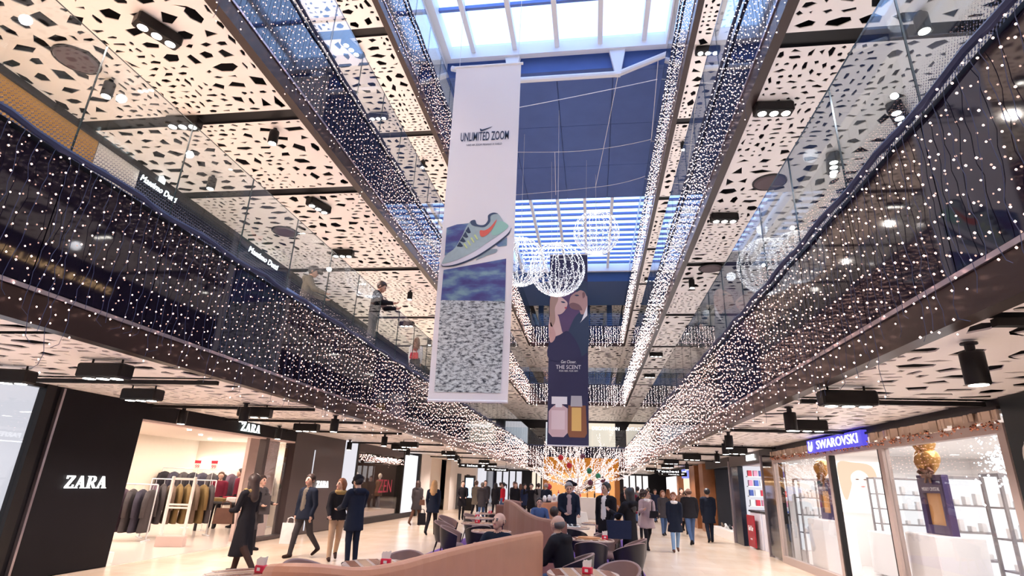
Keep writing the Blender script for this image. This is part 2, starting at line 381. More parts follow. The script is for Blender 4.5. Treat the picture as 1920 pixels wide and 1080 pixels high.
# ---- skylights
def skylight(y0, y1, x0, x1, z, mull, ncross, label):
    root = thing('skylight', label, 'skylight', ((x0+x1)/2, (y0+y1)/2, z)); off = Vector((-(x0+x1)/2, -(y0+y1)/2, -z))
    def P(name, mb, m): o = mb.build(name, m, root); o.location = off; return o
    for a, b in ((x0-.25, x0), (x1, x1+.25)): P('side_beam', MB().box(a, b, y0, y1, z-.5, z+.1), M_STEEL)
    for a, b in ((y0-.25, y0), (y1, y1+.25)): P('end_beam', MB().box(x0-.25, x1+.25, a, b, z-.5, z+.1), M_STEEL)
    for x in mull: P('mullion', MB().box(x-.09, x+.09, y0, y1, z-.28, z+.02), M_STEEL)
    ys = [y0 + (y1-y0)*k/ncross for k in range(ncross+1)]
    M_BAR = mat('blue_grey_glazing_bar', (.12,.2,.5), .4)
    for y in ys[1:-1]: P('cross_bar', MB().box(x0, x1, y-.06, y+.06, z-.14, z), M_BAR)
    xs = [x0] + list(mull) + [x1]; pm = {}
    G = glass('skylight_glass', (.93,.96,1), refl=.6)
    for a, b in zip(xs[:-1], xs[1:]):
        for k in range(ncross):
            key = round(b-a, 3)
            if key not in pm: pm[key] = MB().box(.02, b-a-.02, .02, (y1-y0)/ncross-.02, 0, .02).mesh('pane', G)
            link('pane', pm[key], root, Vector((a, ys[k], z+.02)) + off)
    return root
skylight(-4.6, 17.2, -5.4, 2.9, 18.0, (-4.5, -2.85, -1.2, .45, 2.1), 11, 'nearest roof skylight with broad white mullions above the hanging banner')
skylight(28.3, 40.2, -5.1, 2.9, 17.8, (-3.5, -1.9, -.3, 1.3), 15, 'far roof skylight with closely spaced glazing bars beyond the blue soffit')
for x0, x1 in ((-6.4, -5.65), (3.15, 3.9)): struct(B('wall_upstand', M_STEEL, x0, x1, Y0, 44.5, 16.9, 18.2))
struct(B('ceiling', M_STEEL, -5.7, 3.25, Y0, -4.8, 17.3, 18.2))
# solid roof between the skylights
so = struct(empty('ceiling', (0, 23, 16.9)))
B('soffit_upstand', M_SOFF, -5.65, 3.15, 17.6, 17.8, 0+16.9, 18.2, parent=so).location = (0, -23, -16.9)
for k in range(4):
    for j in range(3):
        x0 = -5.65+8.8*k/4; y0 = 17.8+10.1*j/3
        B('soffit_panel', M_SOFF, x0+.012, x0+8.8/4-.012, y0+.012, y0+10.1/3-.012, 16.9, 17.0, parent=so).location = (0, -23, -16.9)
B('soffit_deck', M_SOFF, -5.65, 3.15, 17.8, 28.05, 17.01, 18.2, parent=so).location = (0, -23, -16.9)
bk = struct(empty('wall_bulkhead', (0, 41, 16)))
M_BULK = mat('blue_bulkhead', (.03,.075,.20), .5)
MB().add([(-5.65,40.5,16.55),(3.15,40.5,16.55),(3.15,40.5,18.2),(-5.65,40.5,18.2),(-5.65,44.5,15.9),(3.15,44.5,15.9),(3.15,44.5,18.2),(-5.65,44.5,18.2)],
   [(0,1,2,3),(1,0,4,5),(5,4,7,6),(0,3,7,4),(1,5,6,2),(3,2,6,7)]).build('sloped_panel', M_BULK, bk).location = (0, -41, -16)
for x in (-4.4, -.3, 1.6): tag(MB().bbox(x-.22, x+.22, 47, 47.44, FZ[2], 16.95, .03).build('column', M_BULK), {-4.4: 'blue column behind the far balustrade, leftmost of three', -.3: 'blue column behind the far balustrade, middle of three', 1.6: 'blue column behind the far balustrade, rightmost of three'}[x], 'column')
# steel struts and chord under the near edge of the soffit
tr = thing('steel_truss', 'white steel truss with tapered brackets below the skylight edge', 'truss', (-1.2, 17.35, 17))
def T(name, mb): mb.build(name, M_STEEL, tr).location = (1.2, -17.35, -17)
for x in (-2.95, 1.1): T('bracket', MB().add([(x-.32,17.3,17.6),(x+.32,17.3,17.6),(x+.09,17.3,16.35),(x-.09,17.3,16.35),(x-.32,17.5,17.6),(x+.32,17.5,17.6),(x+.09,17.5,16.35),(x-.09,17.5,16.35)], [(0,3,2,1),(4,5,6,7),(0,4,7,3),(1,2,6,5),(3,7,6,2),(0,1,5,4)]))
T('lower_chord', MB().tube([(-2.95,17.4,16.42),(1.1,17.4,16.42)], .11, 8)); T('end_chord', MB().tube([(1.1,17.4,16.42),(2.95,17.4,17.2)], .11, 8)); T('end_chord', MB().tube([(-2.95,17.4,16.42),(-5.4,17.4,17.2)], .11, 8))
# cables strung across the atrium
def sag(a, b, s, k=8): return [tuple(a[i]+(b[i]-a[i])*t/k - (s*4*(t/k)*(1-t/k) if i == 2 else 0) for i in range(3)) for t in range(k+1)]
M_WIRE = mat('pale_steel_wire', (.75,.76,.8), .4)
CB = [((-4.9,17.0,14.5),(2.5,17.2,15.9),.05,'thin cable crossing in front of the tall sports banner'), ((-4.9,22.4,16.6),(-1.6,22.4,16.4),.02,'cable running left from the hanging knot below the soffit'),
      ((-1.6,22.4,16.4),(3.1,21.9,16.6),.18,'sagging cable running right from the hanging knot below the soffit'), ((1.1,17.4,16.35),(.3,25.8,16.4),.05,'straight cable from the truss bracket back along the soffit'),
      ((-4.6,26.2,16.3),(.3,25.8,16.4),.03,'cable along the back edge of the soffit'), ((.3,25.8,16.4),(3.1,25.2,16.7),.12,'short sagging cable at the right back of the soffit'), ((-1.6,22.4,16.4),(-1.8,26.3,16.3),.02,'cable from the hanging knot towards the far skylight'),
      ((2.6,17.4,16.9),(2.75,24.5,15.5),.1,'cable hanging beside the right light curtain under the soffit')]
for a, b, s, l in CB: tag(MB().tube(sag(a, b, s), .014, 5).build('cable', M_WIRE), l, 'cable')
# ================================================================ LIGHT CURTAINS
def string_mb(mb, rg, fn, z1, length, seg, bsp, brad, wire_r):
    """fn(u, z) -> 3D; u small sideways wobble"""
    pts = []; u = 0; z = z1; zend = z1-length; w = 0
    while z > zend:
        pts.append(fn(u, z, w)); z -= seg; u += rg.uniform(-.035, .035); u *= .85; w = .02*rg.random()
    if len(pts) < 2: return
    if rg.random() < .6: pts.append(fn(u+rg.uniform(-.12,.12), z+.06, .02))
    mb.cur = 0; mb.tube(pts, wire_r, 3, cap=False); mb.cur = 1
    zb = z1 - rg.uniform(.03, bsp)
    while zb > zend-.02:
        b = fn(rg.uniform(-.045,.045), zb, .022+.02*rg.random()); mb.octa(b, brad*rg.uniform(.8,1.25)); zb -= bsp*rg.uniform(.6,1.4)
def curtain(axis, x, y0, y1, fz, out, label, bulb, nparts, dens=1.0, seed=1, fall=1.72):
    rg = random.Random(seed)
    root = thing('light_curtain', label, 'string lights', (x, y0, fz) if axis == 'y' else (y0, x, fz))
    def F(v):
        if axis == 'y': return lambda u, z, w: (out*(.05+w), v+u, z)
        return lambda u, z, w: (v+u, out*(.05+w), z)
    sp = .115/dens; v = 0; k = 0; rest = MB(); L = y1-y0
    while v < L:
        far = v > 14
        ln = (fall-.35+rg.random()*.45) if rg.random() < .85 else fall*rg.uniform(.7,1.2)
        w8 = max(1, (v+y0)/11) if axis == 'y' else 3.2
        args = (rg, F(v), .04, ln, .11 if v < 16 else .3, (.14 if v < 6 else .12)/dens*w8**.5, .0088*w8**.75, .0028)
        if k < nparts:
            mb = MB(); string_mb(mb, *args); o = mb.build('light_string', [M_CABLE, bulb], root)
        else: string_mb(rest, *args)
        k += 1; v += sp*(1.25 if v < 6 else 1)*w8*rg.uniform(.75, 1.25)
    rest.build('light_strings', [M_CABLE, bulb], root)['kind'] = 'stuff'
    # bundled garland cable along the floor edge
    g = MB(); pts = []; v = 0
    while v <= L:
        pts.append(F(v)(0, .06+.02*math.sin(v*4.7)-.02*rg.random(), 0)); v += .25
    g.tube(pts, .032, 6); pts2 = [(p[0], p[1], p[2]+.03*math.sin(i*1.9)) for i, p in enumerate(pts)]; g.tube(pts2, .02, 5)
    g.build('garland_cable', M_CABLE, root)
    return root
Y1 = 1.6
curtain('y', XL, Y1, YE, FZ[0], 1, 'warm fairy light curtain hanging down the left gallery edge, lowest tier', M_BULB, 130, 1.0, 1)
curtain('y', XR, Y1, YE, FZ[0], -1, 'warm fairy light curtain hanging down the right gallery edge, lowest tier', M_BULB, 130, 1.0, 2)
curtain('y', XL, 5, YE, FZ[1], 1, 'fairy light curtain on the left gallery edge, middle tier', M_BULB, 60, 1.0, 3)
curtain('y', XR, 5, YE, FZ[1], -1, 'fairy light curtain on the right gallery edge, middle tier', M_BULBW, 60, 1.0, 4)
curtain('y', XL, 8, YE, FZ[2], 1, 'fairy light curtain on the left gallery edge, topmost tier', M_BULB, 40, 1.0, 5)
curtain('y', XR, 8, YE, FZ[2], -1, 'fairy light curtain on the right gallery edge, topmost tier', M_BULBW, 40, 1.0, 6)
for i in range(3): curtain('x', YE, XL, XR, FZ[i], -1, 'fairy light curtain across the far end of the hall, %s tier' % ('lowest','middle','topmost')[i], M_BULBW, 0, 2.2, 10+i)
# ================================================================ CEILING FIXTURES
def triple(z0=0):        # long black box with three lenses in its underside
    t = empty('ceiling_spotlight_box')
    MB().bbox(-.30,.30,-.11,.11,-.17,0,.02).build('housing', M_BLACK, t)
    for k in (-1,0,1):
        MB().lathe([(.082,-.176),(.082,-.17),(.06,-.172)], 14, (k*.185,0,0)).build('lamp_rim', M_DARK, t)
        MB().lathe([(.066,-.180),(.066,-.174)], 14, (k*.185,0,0)).build('lens', M_LAMP, t)
    MB().tube([(-.2,0,0),(-.2,0,.12)], .012).tube([(.2,0,0),(.2,0,.12)], .012).build('hanger', M_BLACK, t)
    return t
def single():
    t = empty('cylinder_spotlight')
    MB().lathe([(.075,-.30),(.085,-.29),(.085,-.05),(.08,-.04)], 18).build('housing', M_BLACK, t, True)
    MB().lathe([(.066,-.304),(.066,-.296)], 16).build('lens', M_LAMP, t)
    MB().lathe([(.035,-.04),(.035,.02),(.06,.025),(.06,.04)], 12).build('mount', M_DARK, t)
    return t
P3, P1 = triple(), single(); used = {'3': False, '1': False}
def fixture(kind, x, y, z, rz, label, group):
    src = P3 if kind == '3' else P1
    o = dup(src) if used[kind] else src
    used[kind] = True; o.location = (x, y, z); o.rotation_euler = (0, 0, rz)
    tag(o, label, 'spotlight', group)
def row(lst, z, where):
    c = {'3': 0, '1': 0}
    for k, x, y, rz in sorted(lst, key=lambda q: q[2]):
        nm = 'black three-lamp spotlight box' if k == '3' else 'black cylinder spotlight'
        i = c[k]; c[k] += 1
        fixture(k, x, y, z, rz, '%s under the %s, %s from the camera' % (nm, where, ORD[min(i,19)]), nm + 's under the ' + where)
row([('3',-7.6,6.3,.2),('3',-5.75,5.85,0),('3',-6.9,7.8,0),('1',-8.1,10.3,0),('3',-6.3,9.9,.2),('1',-6.25,9.5,0),('3',-6.8,12.9,0),('1',-5.3,11.2,0),('1',-8.2,14.1,0),('1',-8.25,18.8,0),('1',-5.9,15.8,0),('3',-6.9,20.1,0),('3',-6.0,18.4,0),('1',-7.2,22,0),('3',-5.9,23.4,0),('1',-6.2,26,0),('3',-6.7,27.5,0),('3',-6,32,0),('1',-7.2,31,0),('3',-6.4,37,0)], 2.86, 'left ground-floor ceiling')
row([('1',3.0,4.8,0),('3',2.95,7.0,0),('3',3.5,9.95,0),('1',2.85,8.7,0),('1',2.85,12.6,0),('1',3.25,14.8,0),('3',3.9,16.6,0),('3',3.4,20.7,0),('1',3.9,19,0),('3',3.2,24.5,0),('1',4.2,27,0),('3',3.6,29,0),('3',3.4,35,0)], 2.86, 'right ground-floor ceiling')
row([('3',-6.1,5.5,1.1),('1',-7.8,6.5,0),('3',-7.25,7.55,.1),('1',-5.75,8.0,0),('3',-6.25,10.8,1.2),('3',-6.9,13.6,.1),('1',-8.05,9.5,0),('1',-6.05,17.1,0),('3',-7.4,20.9,0),('3',-6.6,26,0),('1',-7.2,23.6,0),('3',-6.4,33,0)], 7.70, 'left ceiling one floor up')
row([('1',4.3,6.3,0),('3',2.98,8.05,.05),('3',5.0,8.35,.9),('3',3.05,12.0,.05),('3',4.55,9.8,1.2),('1',3.0,16.2,0),('3',3.0,26.2,0),('3',3.2,31.5,0),('1',3.7,21.5,0)], 7.70, 'right ceiling one floor up')
row([('3',-6.2,11.0,1.2),('3',-6.55,13.9,0),('1',-5.9,16.6,0),('3',-6.6,21,0),('3',-6.2,28,0)], 12.5, 'left ceiling two floors up')
row([('3',3.05,12.0,.05),('1',3.05,16.2,0),('3',3.4,22,0),('3',3.2,29,0)], 12.5, 'right ceiling two floors up')
M_SPK = mat('mauve_speaker_grille', (.10,.07,.08), .6)
for x, y, w in ((-7.95,6.0,'left, nearer the camera'),(-7.95,12.3,'left, farther along'),(3.65,10.6,'right, nearer the camera'),(3.4,15.4,'right, farther along')):
    t = thing('ceiling_speaker', 'round dark speaker flush in the perforated ceiling one floor up, ' + w, 'speaker', (x, y, 7.72), 0, 'round ceiling speakers')
    MB().lathe([(.02,-.05),(.25,-.05),(.27,-.04),(.30,-.02),(.30,.0)], 24).build('grille', M_SPK, t, False); MB().lathe([(.30,-.03),(.33,-.025),(.33,0)], 24, cap=False).build('rim', M_DARK, t)
# black tracks under the ground ceilings
k = 0
for y in (7.15, 10.05, 12.4, 15.2, 19.8, 25, 30): tag(MB().box(-8.6,-5.2,y-.03,y+.03,2.84,2.895).build('light_track', M_BLACK), 'thin black lighting track under the left ground-floor ceiling, %s from the camera' % ORD[k], 'light track', 'left ground-floor lighting tracks'); k += 1
k = 0
for y in (4.1, 7.9, 11.94, 16.57, 20.5, 25, 30): tag(MB().box(2.75,4.95,y-.03,y+.03,2.84,2.895).build('light_track', M_BLACK), 'thin black lighting track under the right ground-floor ceiling, %s from the camera' % ORD[k], 'light track', 'right ground-floor lighting tracks'); k += 1
# hanging direction signs
M_SIGNT = emis('sign_text_white', (1,1,1), 2.5)
for x, y, w, s, l in ((-6.0,29,1.5,'< Izlaz  P','black hanging exit sign by the lifts on the left'),(-5.95,36,1.5,'< Toaleti','black hanging direction sign far down the left aisle'),(3.35,27,1.2,'Toaleti','black hanging sign in the right aisle nearest the tree'),(4.1,31,1.4,'P  Izlaz >','black hanging sign in the right aisle above the crowd')):
    t = thing('hanging_sign', l, 'sign', (x, y, 2.35)); MB().bbox(-w/2,w/2,-.04,.04,0,.2,.02).build('board', M_BLACK, t)
    [MB().tube([(q*w*.4,0,.2),(q*w*.4,0,.57)],.01).build('rod', M_BLACK, t) for q in (-1,1)]; text(s, 'lettering', .13, M_SIGNT, t, (0,-.045,.1), (1,0,0), (0,0,1), .003, width=w*.8)
# ================================================================ BANNERS
def panelize(y):  return lambda u, v, w: (u, y-w, v)
def ell(cx, cz, rx, rz, n=24, a0=0, a1=2*PI, rot=0):
    o = []
    for i in range(n):
        t = a0+(a1-a0)*i/(n if abs(a1-a0-2*PI) < 1e-6 else n-1); x, z = rx*math.cos(t), rz*math.sin(t); o.append((cx+x*math.cos(rot)-z*math.sin(rot), cz+x*math.sin(rot)+z*math.cos(rot)))
    return o
def printed(root, name, polys, m, layer):
    mb = MB()
    for p in polys: mb.prism(p, lambda u, v, w: (u, -.014-.0025*layer-w*.002, v), 1)
    return mb.build(name, m, root, fix=True)
def smoothp(pts, k=4):       # closed Catmull-Rom outline
    o = []; n = len(pts)
    for i in range(n):
        p0, p1, p2, p3 = pts[i-1], pts[i], pts[(i+1)%n], pts[(i+2)%n]
        for j in range(k):
            t = j/k; o.append(tuple(.5*((2*p1[a])+(-p0[a]+p2[a])*t+(2*p0[a]-5*p1[a]+4*p2[a]-p3[a])*t*t+(-p0[a]+3*p1[a]-3*p2[a]+p3[a])*t**3) for a in (0,1)))
    return o
def cloth(name, col, tr=.25):
    m = mat(name, col, .7); return m
def rocky():
    m = mat('print_rocky_ground', (.5,.55,.58), .7); nt = m.node_tree; b = nt.nodes['Principled BSDF']; L = nt.links.new
    tc = nt.nodes.new('ShaderNodeTexCoord'); mp = nt.nodes.new('ShaderNodeMapping'); mp.inputs['Scale'].default_value = (3.2,1,8); mp.inputs['Rotation'].default_value = (0,.2,0); L(tc.outputs['Object'], mp.inputs[0])
    n = nt.nodes.new('ShaderNodeTexNoise'); n.inputs['Scale'].default_value = 2.6; n.inputs['Detail'].default_value = 10; n.inputs['Roughness'].default_value = .72; L(mp.outputs[0], n.inputs[0])
    r = nt.nodes.new('ShaderNodeValToRGB'); e = r.color_ramp.elements; e[0].position = .40; e[0].color = (.03,.035,.05,1); e[1].position = .54; e[1].color = (.62,.69,.70,1); q = e.new(.47); q.color = (.30,.34,.36,1)
    L(n.outputs['Fac'], r.inputs[0]); L(r.outputs[0], b.inputs['Base Color']); return m
def hazy():
    m = mat('print_hazy_hills', (.2,.25,.4), .7); nt = m.node_tree; b = nt.nodes['Principled BSDF']; L = nt.links.new
    tc = nt.nodes.new('ShaderNodeTexCoord'); mp = nt.nodes.new('ShaderNodeMapping'); mp.inputs['Scale'].default_value = (1.6,1,4); L(tc.outputs['Object'], mp.inputs[0])
    n = nt.nodes.new('ShaderNodeTexNoise'); n.inputs['Scale'].default_value = 1.2; n.inputs['Detail'].default_value = 7; L(mp.outputs[0], n.inputs[0])
    r = nt.nodes.new('ShaderNodeValToRGB'); e = r.color_ramp.elements; e[0].position = .36; e[0].color = (.07,.06,.22,1); e[1].position = .66; e[1].color = (.22,.36,.42,1); q = e.new(.5); q.color = (.09,.14,.33,1)
    L(n.outputs['Fac'], r.inputs[0]); L(r.outputs[0], b.inputs['Base Color']); return m
M_BAN = mat('white_banner_cloth', (.78,.77,.80), .8); M_INK = mat('print_dark_blue', (.03,.05,.10), .7)
def bar_banner(name, label, x0, x1, y, z0, z1, m):
    t = thing(name, label, 'banner', (0, y, 0)); MB().box(x0, x1, -.012, 0, z0, z1).build('cloth', m, t)
    MB().tube([(x0-.05,-.005,z1),(x1+.05,-.005,z1)], .035, 10).build('top_bar', M_STEEL, t); MB().tube([(x0,-.005,z0),(x1,-.005,z0)], .03, 10).build('bottom_bar', M_STEEL, t)
    [MB().tube([(a,-.005,z1),(b,0,17)], .006, 4).build('hanging_wire', M_WIRE, t) for a, b in ((x0+.08,x0),(x1-.08,x1))]
    return t
# sports shoe banner, y = 11
x0, x1, zb, zt = -3.29, -1.65, 3.21, 11.51; W = x1-x0
nb = bar_banner('hanging_banner', 'tall white hanging banner printed with a grey-green running shoe', x0, x1, 11.0, zb, zt, M_BAN)
_py = (120,160,200,240,280,320,360,400,440,480,520,560,600,640,680,720,760); _pz = (11.56,10.91,10.28,9.67,9.08,8.5,7.94,7.4,6.87,6.36,5.86,5.38,4.9,4.44,3.99,3.56,3.13)
def bp(a, b):          # artwork units (long side down the cloth) -> metres on the cloth
    X, Yp = 780+a/2.571, 360+b/2.571; l = 856-(Yp-128)*.0861; r = 979-(Yp-118)*.0453
    return (x0+(X-l)/(r-l)*W, float(np.interp(Yp, _py, _pz)))
BP = lambda l: [bp(*q) for q in l]
printed(nb, 'printed_hills', [BP([(135,375),(435,325),(428,530),(122,525)]), BP([(150,170),(200,155),(262,150),(260,200),(180,282),(140,305)]), BP([(385,258),(440,222),(438,262),(400,268)])], hazy(), 1)
printed(nb, 'printed_rocks', [BP([(122,522),(428,530),(405,968),(90,968)])], rocky(), 2)
printed(nb, 'printed_shadow', [smoothp(BP([(290,330),(340,285),(390,278),(385,295),(340,310)]))], mat('print_grey_green', (.25,.33,.38), .7), 2)
printed(nb, 'printed_shoe_sole', [smoothp(BP([(127,338),(200,322),(290,278),(360,232),(447,170),(458,180),(440,208),(370,262),(290,312),(200,347),(135,356)]))], mat('print_sole_white', (.70,.70,.78), .6), 3)
printed(nb, 'printed_shoe_tread', [smoothp(BP([(127,345),(135,356),(200,347),(290,312),(370,262),(440,208),(460,178),(456,192),(442,216),(372,270),(292,320),(200,355),(132,360)]))], M_INK, 4)
printed(nb, 'printed_shoe_upper', [smoothp(BP([(128,340),(150,300),(190,270),(222,218),(248,165),(268,141),(288,138),(298,160),(330,163),(350,142),(352,116),(375,105),(400,112),(425,150),(447,172),(400,212),(340,252),(280,290),(200,328),(140,345)]))], mat('print_shoe_sage', (.36,.47,.50), .6, noise=.12, nscale=14), 5)
printed(nb, 'printed_shoe_heel', [smoothp(BP([(392,150),(425,150),(446,174),(405,205),(372,212),(368,190)]))], mat('print_mint', (.30,.55,.48), .6), 6)
printed(nb, 'printed_shoe_collar', [smoothp(BP([(266,143),(288,137),(298,158),(330,162),(349,142),(351,116),(375,104),(398,110),(376,112),(362,122),(360,148),(334,172),(296,168),(272,160)]))], mat('print_navy_collar', (.05,.08,.15), .6), 7)
printed(nb, 'printed_swoosh', [smoothp(BP([(312,188),(313,212),(326,219),(352,204),(380,168),(391,138),(362,172),(335,188)]))], mat('print_coral', (.66,.13,.10), .6), 8)
printed(nb, 'printed_laces', [BP([(200+14*i,262-24*i),(214+14*i,240-24*i),(232+12*i,262-22*i),(222+12*i,266-22*i)]) for i in range(4)], M_INK, 8)
printed(nb, 'printed_lace_loops', [BP([(232+17*i,252-14*i),(238+17*i,248-14*i),(252+17*i,272-14*i),(247+17*i,275-14*i)]) for i in range(4)], mat('print_lime', (.65,.75,.30), .6), 9)
text('UNLIMITED ZOOM', 'lettering', .34, M_INK, nb, (-2.455, -.02, 9.42), (1,0,0), (0,0,1), .002, width=1.16, bold=.003)
text('NIKE AIR ZOOM PEGASUS 33 SHIELD', 'small_lettering', .07, M_INK, nb, (-2.455, -.02, 9.2), (1,0,0), (0,0,1), .001, width=.85)
sx, sz = -2.45, 9.63
printed(nb, 'printed_tick', [smoothp([(sx-.13,sz+.02),(sx-.11,sz-.05),(sx-.04,sz-.045),(sx+.17,sz+.06),(sx-.03,sz+.0),(sx-.08,sz-.005)])], M_INK, 2)
# fragrance banner, y = 24
x0, x1, zb, zt = -1.87, -.14, 3.24, 11.85; W = x1-x0
M_NAVY = mat('navy_banner_cloth', (.030,.030,.085), .7)
pb = bar_banner('hanging_banner', 'navy hanging fragrance banner with a couple and two perfume bottles', x0, x1, 24.0, zb, zt, M_NAVY)
V = lambda py: float(np.interp(py, (476,516,556,596,636,676,716,756,796,836), (11.89,10.83,9.79,8.78,7.8,6.84,5.9,4.99,4.11,3.24))); Ux = lambda px: x0 + (px-1029)/(1102-1029)*W
Q = lambda l: [(Ux(a), V(b)) for a, b in l]
M_SKIN1 = mat('print_skin_light', (.62,.44,.42), .7); M_SKIN2 = mat('print_skin_tan', (.42,.26,.25), .7); M_BLOND = mat('print_blond', (.38,.26,.22), .7)
printed(pb, 'printed_backdrop', [Q([(1030,560),(1101,530),(1101,640),(1060,640),(1030,640)])], mat('print_plum', (.10,.06,.14), .7), 1)
printed(pb, 'printed_suit', [smoothp(Q([(1060,640),(1075,600),(1088,585),(1101,578),(1101,660),(1060,665)]))], M_INK, 2)
printed(pb, 'printed_man_face', [smoothp(Q([(1067,572),(1070,556),(1080,548),(1086,540),(1095,538),(1100,545),(1101,582),(1090,590),(1085,580),(1074,580)]))], M_SKIN2, 3)
printed(pb, 'printed_man_hair', [smoothp(Q([(1080,548),(1084,534),(1094,528),(1101,532),(1101,556),(1096,548),(1088,545)]))], M_INK, 4)
printed(pb, 'printed_shirt', [Q([(1090,602),(1101,574),(1101,592),(1087,606)])], M_BAN, 5)
printed(pb, 'printed_woman_body', [smoothp(Q([(1031,588),(1045,590),(1051,610),(1056,625),(1066,622),(1060,632),(1031,638)]))], M_SKIN1, 3)
printed(pb, 'printed_woman_face', [smoothp(Q([(1036,560),(1048,556),(1058,562),(1064,570),(1058,584),(1048,590),(1036,585)]))], M_SKIN1, 4)
printed(pb, 'printed_woman_hair', [smoothp(Q([(1031,556),(1042,552),(1046,562),(1040,578),(1041,600),(1036,612),(1031,606)]))], M_BLOND, 5)
printed(pb, 'printed_dress', [smoothp(Q([(1031,640),(1050,628),(1066,622),(1085,650),(1085,675),(1031,675)]))], M_NAVY, 4)
M_SHAD = mat('print_skin_shadow', (.20,.11,.12), .7)
printed(pb, 'printed_eye', [smoothp(Q([(1051,566),(1056,565.5),(1060,568),(1055,568.5)])), smoothp(Q([(1077,554),(1082,553),(1086,555),(1081,556)]))], M_INK, 6)
printed(pb, 'printed_lips', [smoothp(Q([(1058,577),(1063,576),(1061,580)]))], mat('print_lip', (.45,.10,.12), .7), 6)
printed(pb, 'printed_stubble', [smoothp(Q([(1067,572),(1074,568),(1086,572),(1092,582),(1085,582),(1074,580)]))], M_SHAD, 5)
printed(pb, 'printed_ear', [smoothp(Q([(1092,550),(1096,549),(1097,556),(1093,560)]))], M_SHAD, 5)
printed(pb, 'printed_arm', [smoothp(Q([(1031,606),(1036,612),(1042,628),(1038,640),(1031,640)]))], mat('print_skin_warm', (.55,.34,.32), .7), 5)
M_PTXT = mat('print_white', (.8,.8,.85), .7)
text('Get Closer.', 'lettering', .19, M_PTXT, pb, (Ux(1066), -.03, V(679)), (1,0,0), (0,0,1), .002, width=.66, shear=.2)
text('THE SCENT', 'lettering', .25, M_PTXT, pb, (Ux(1066), -.03, V(689)), (1,0,0), (0,0,1), .002, width=1.08)
text('FOR HER. FOR HIM', 'lettering', .10, M_PTXT, pb, (Ux(1066), -.03, V(696)), (1,0,0), (0,0,1), .002, width=.80)
printed(pb, 'printed_pink_bottle', [Q([(1036,765),(1042,760),(1056,760),(1065,766),(1065,812),(1058,820),(1038,820),(1031,812),(1031,772)])], mat('print_rose_glass', (.62,.46,.50), .6), 3)
printed(pb, 'printed_pink_cap', [Q([(1036,744),(1064,744),(1064,758),(1055,758),(1055,764),(1043,764),(1043,758),(1036,758)])], M_PTXT, 4)
printed(pb, 'printed_pink_liquid', [Q([(1036,770),(1060,770),(1060,806),(1036,806)])], mat('print_pale_rose', (.75,.62,.66), .6), 5)
printed(pb, 'printed_amber_bottle', [Q([(1066,760),(1097,760),(1099,812),(1095,820),(1068,820),(1065,812)])], mat('print_brown_glass', (.25,.10,.05), .6), 3)
printed(pb, 'printed_amber_liquid', [Q([(1072,764),(1089,764),(1089,808),(1072,808)])], mat('print_amber', (.72,.48,.16), .6), 5)
printed(pb, 'printed_silver_cap', [Q([(1071,742),(1090,742),(1091,762),(1070,762)])], mat('print_silver', (.42,.42,.47), .5), 5)
# ================================================================ WIRE GLOBES
def globe(c, r, label, seed):
    rg = random.Random(seed); t = thing('light_globe', label, 'light globe', c, 0, 'wire light globes'); w = MB(); b = MB()
    for k in range(20):
        a = 2*PI*k/20; w.tube([(r*math.sin(p)*math.cos(a), r*math.sin(p)*math.sin(a), r*math.cos(p)) for p in [PI*i/14 for i in range(15)]], .008, 4, cap=False)
    for p in (.25,.5,.75): w.tube([(r*math.sin(PI*p)*math.cos(2*PI*k/28), r*math.sin(PI*p)*math.sin(2*PI*k/28), r*math.cos(PI*p)) for k in range(29)], .008, 4, cap=False)
    w.build('wire_frame', M_STEEL, t)
    for k in range(20):
        a = 2*PI*k/20
        for i in range(46):
            p = PI*(i+.5)/46; aa = a+rg.uniform(-.05,.05); b.octa((r*math.sin(p)*math.cos(aa), r*math.sin(p)*math.sin(aa), r*math.cos(p)), rg.uniform(.010,.018))
    b.build('bulbs', M_GLOBE, t)['kind'] = 'stuff'
    cmb = MB()
    for i in range(700):
        z = -rg.uniform(.28, .98); a = rg.uniform(0, 2*PI); q = math.sqrt(1-z*z)*rg.uniform(.93,1.02); cmb.octa((r*q*math.cos(a), r*q*math.sin(a), r*z), rg.uniform(.018,.038))
    cmb.build('crystal_cluster', [mat('crystal_facets', (.75,.78,.86), .08, .4)], t)['kind'] = 'stuff'
    MB().tube([(0,0,r),(0,0,16.9-c[2])], .008, 4).build('hanging_wire', M_WIRE, t)
globe((-1.27,20,9.55), 1.05, 'wire light globe in front of the navy fragrance banner', 1)
globe((.305,25.4,13.6), 1.12, 'highest wire light globe against the far skylight', 2)
globe((-2.95,21.6,10.55), 1.05, 'wire light globe partly hidden behind the white sports banner', 3)
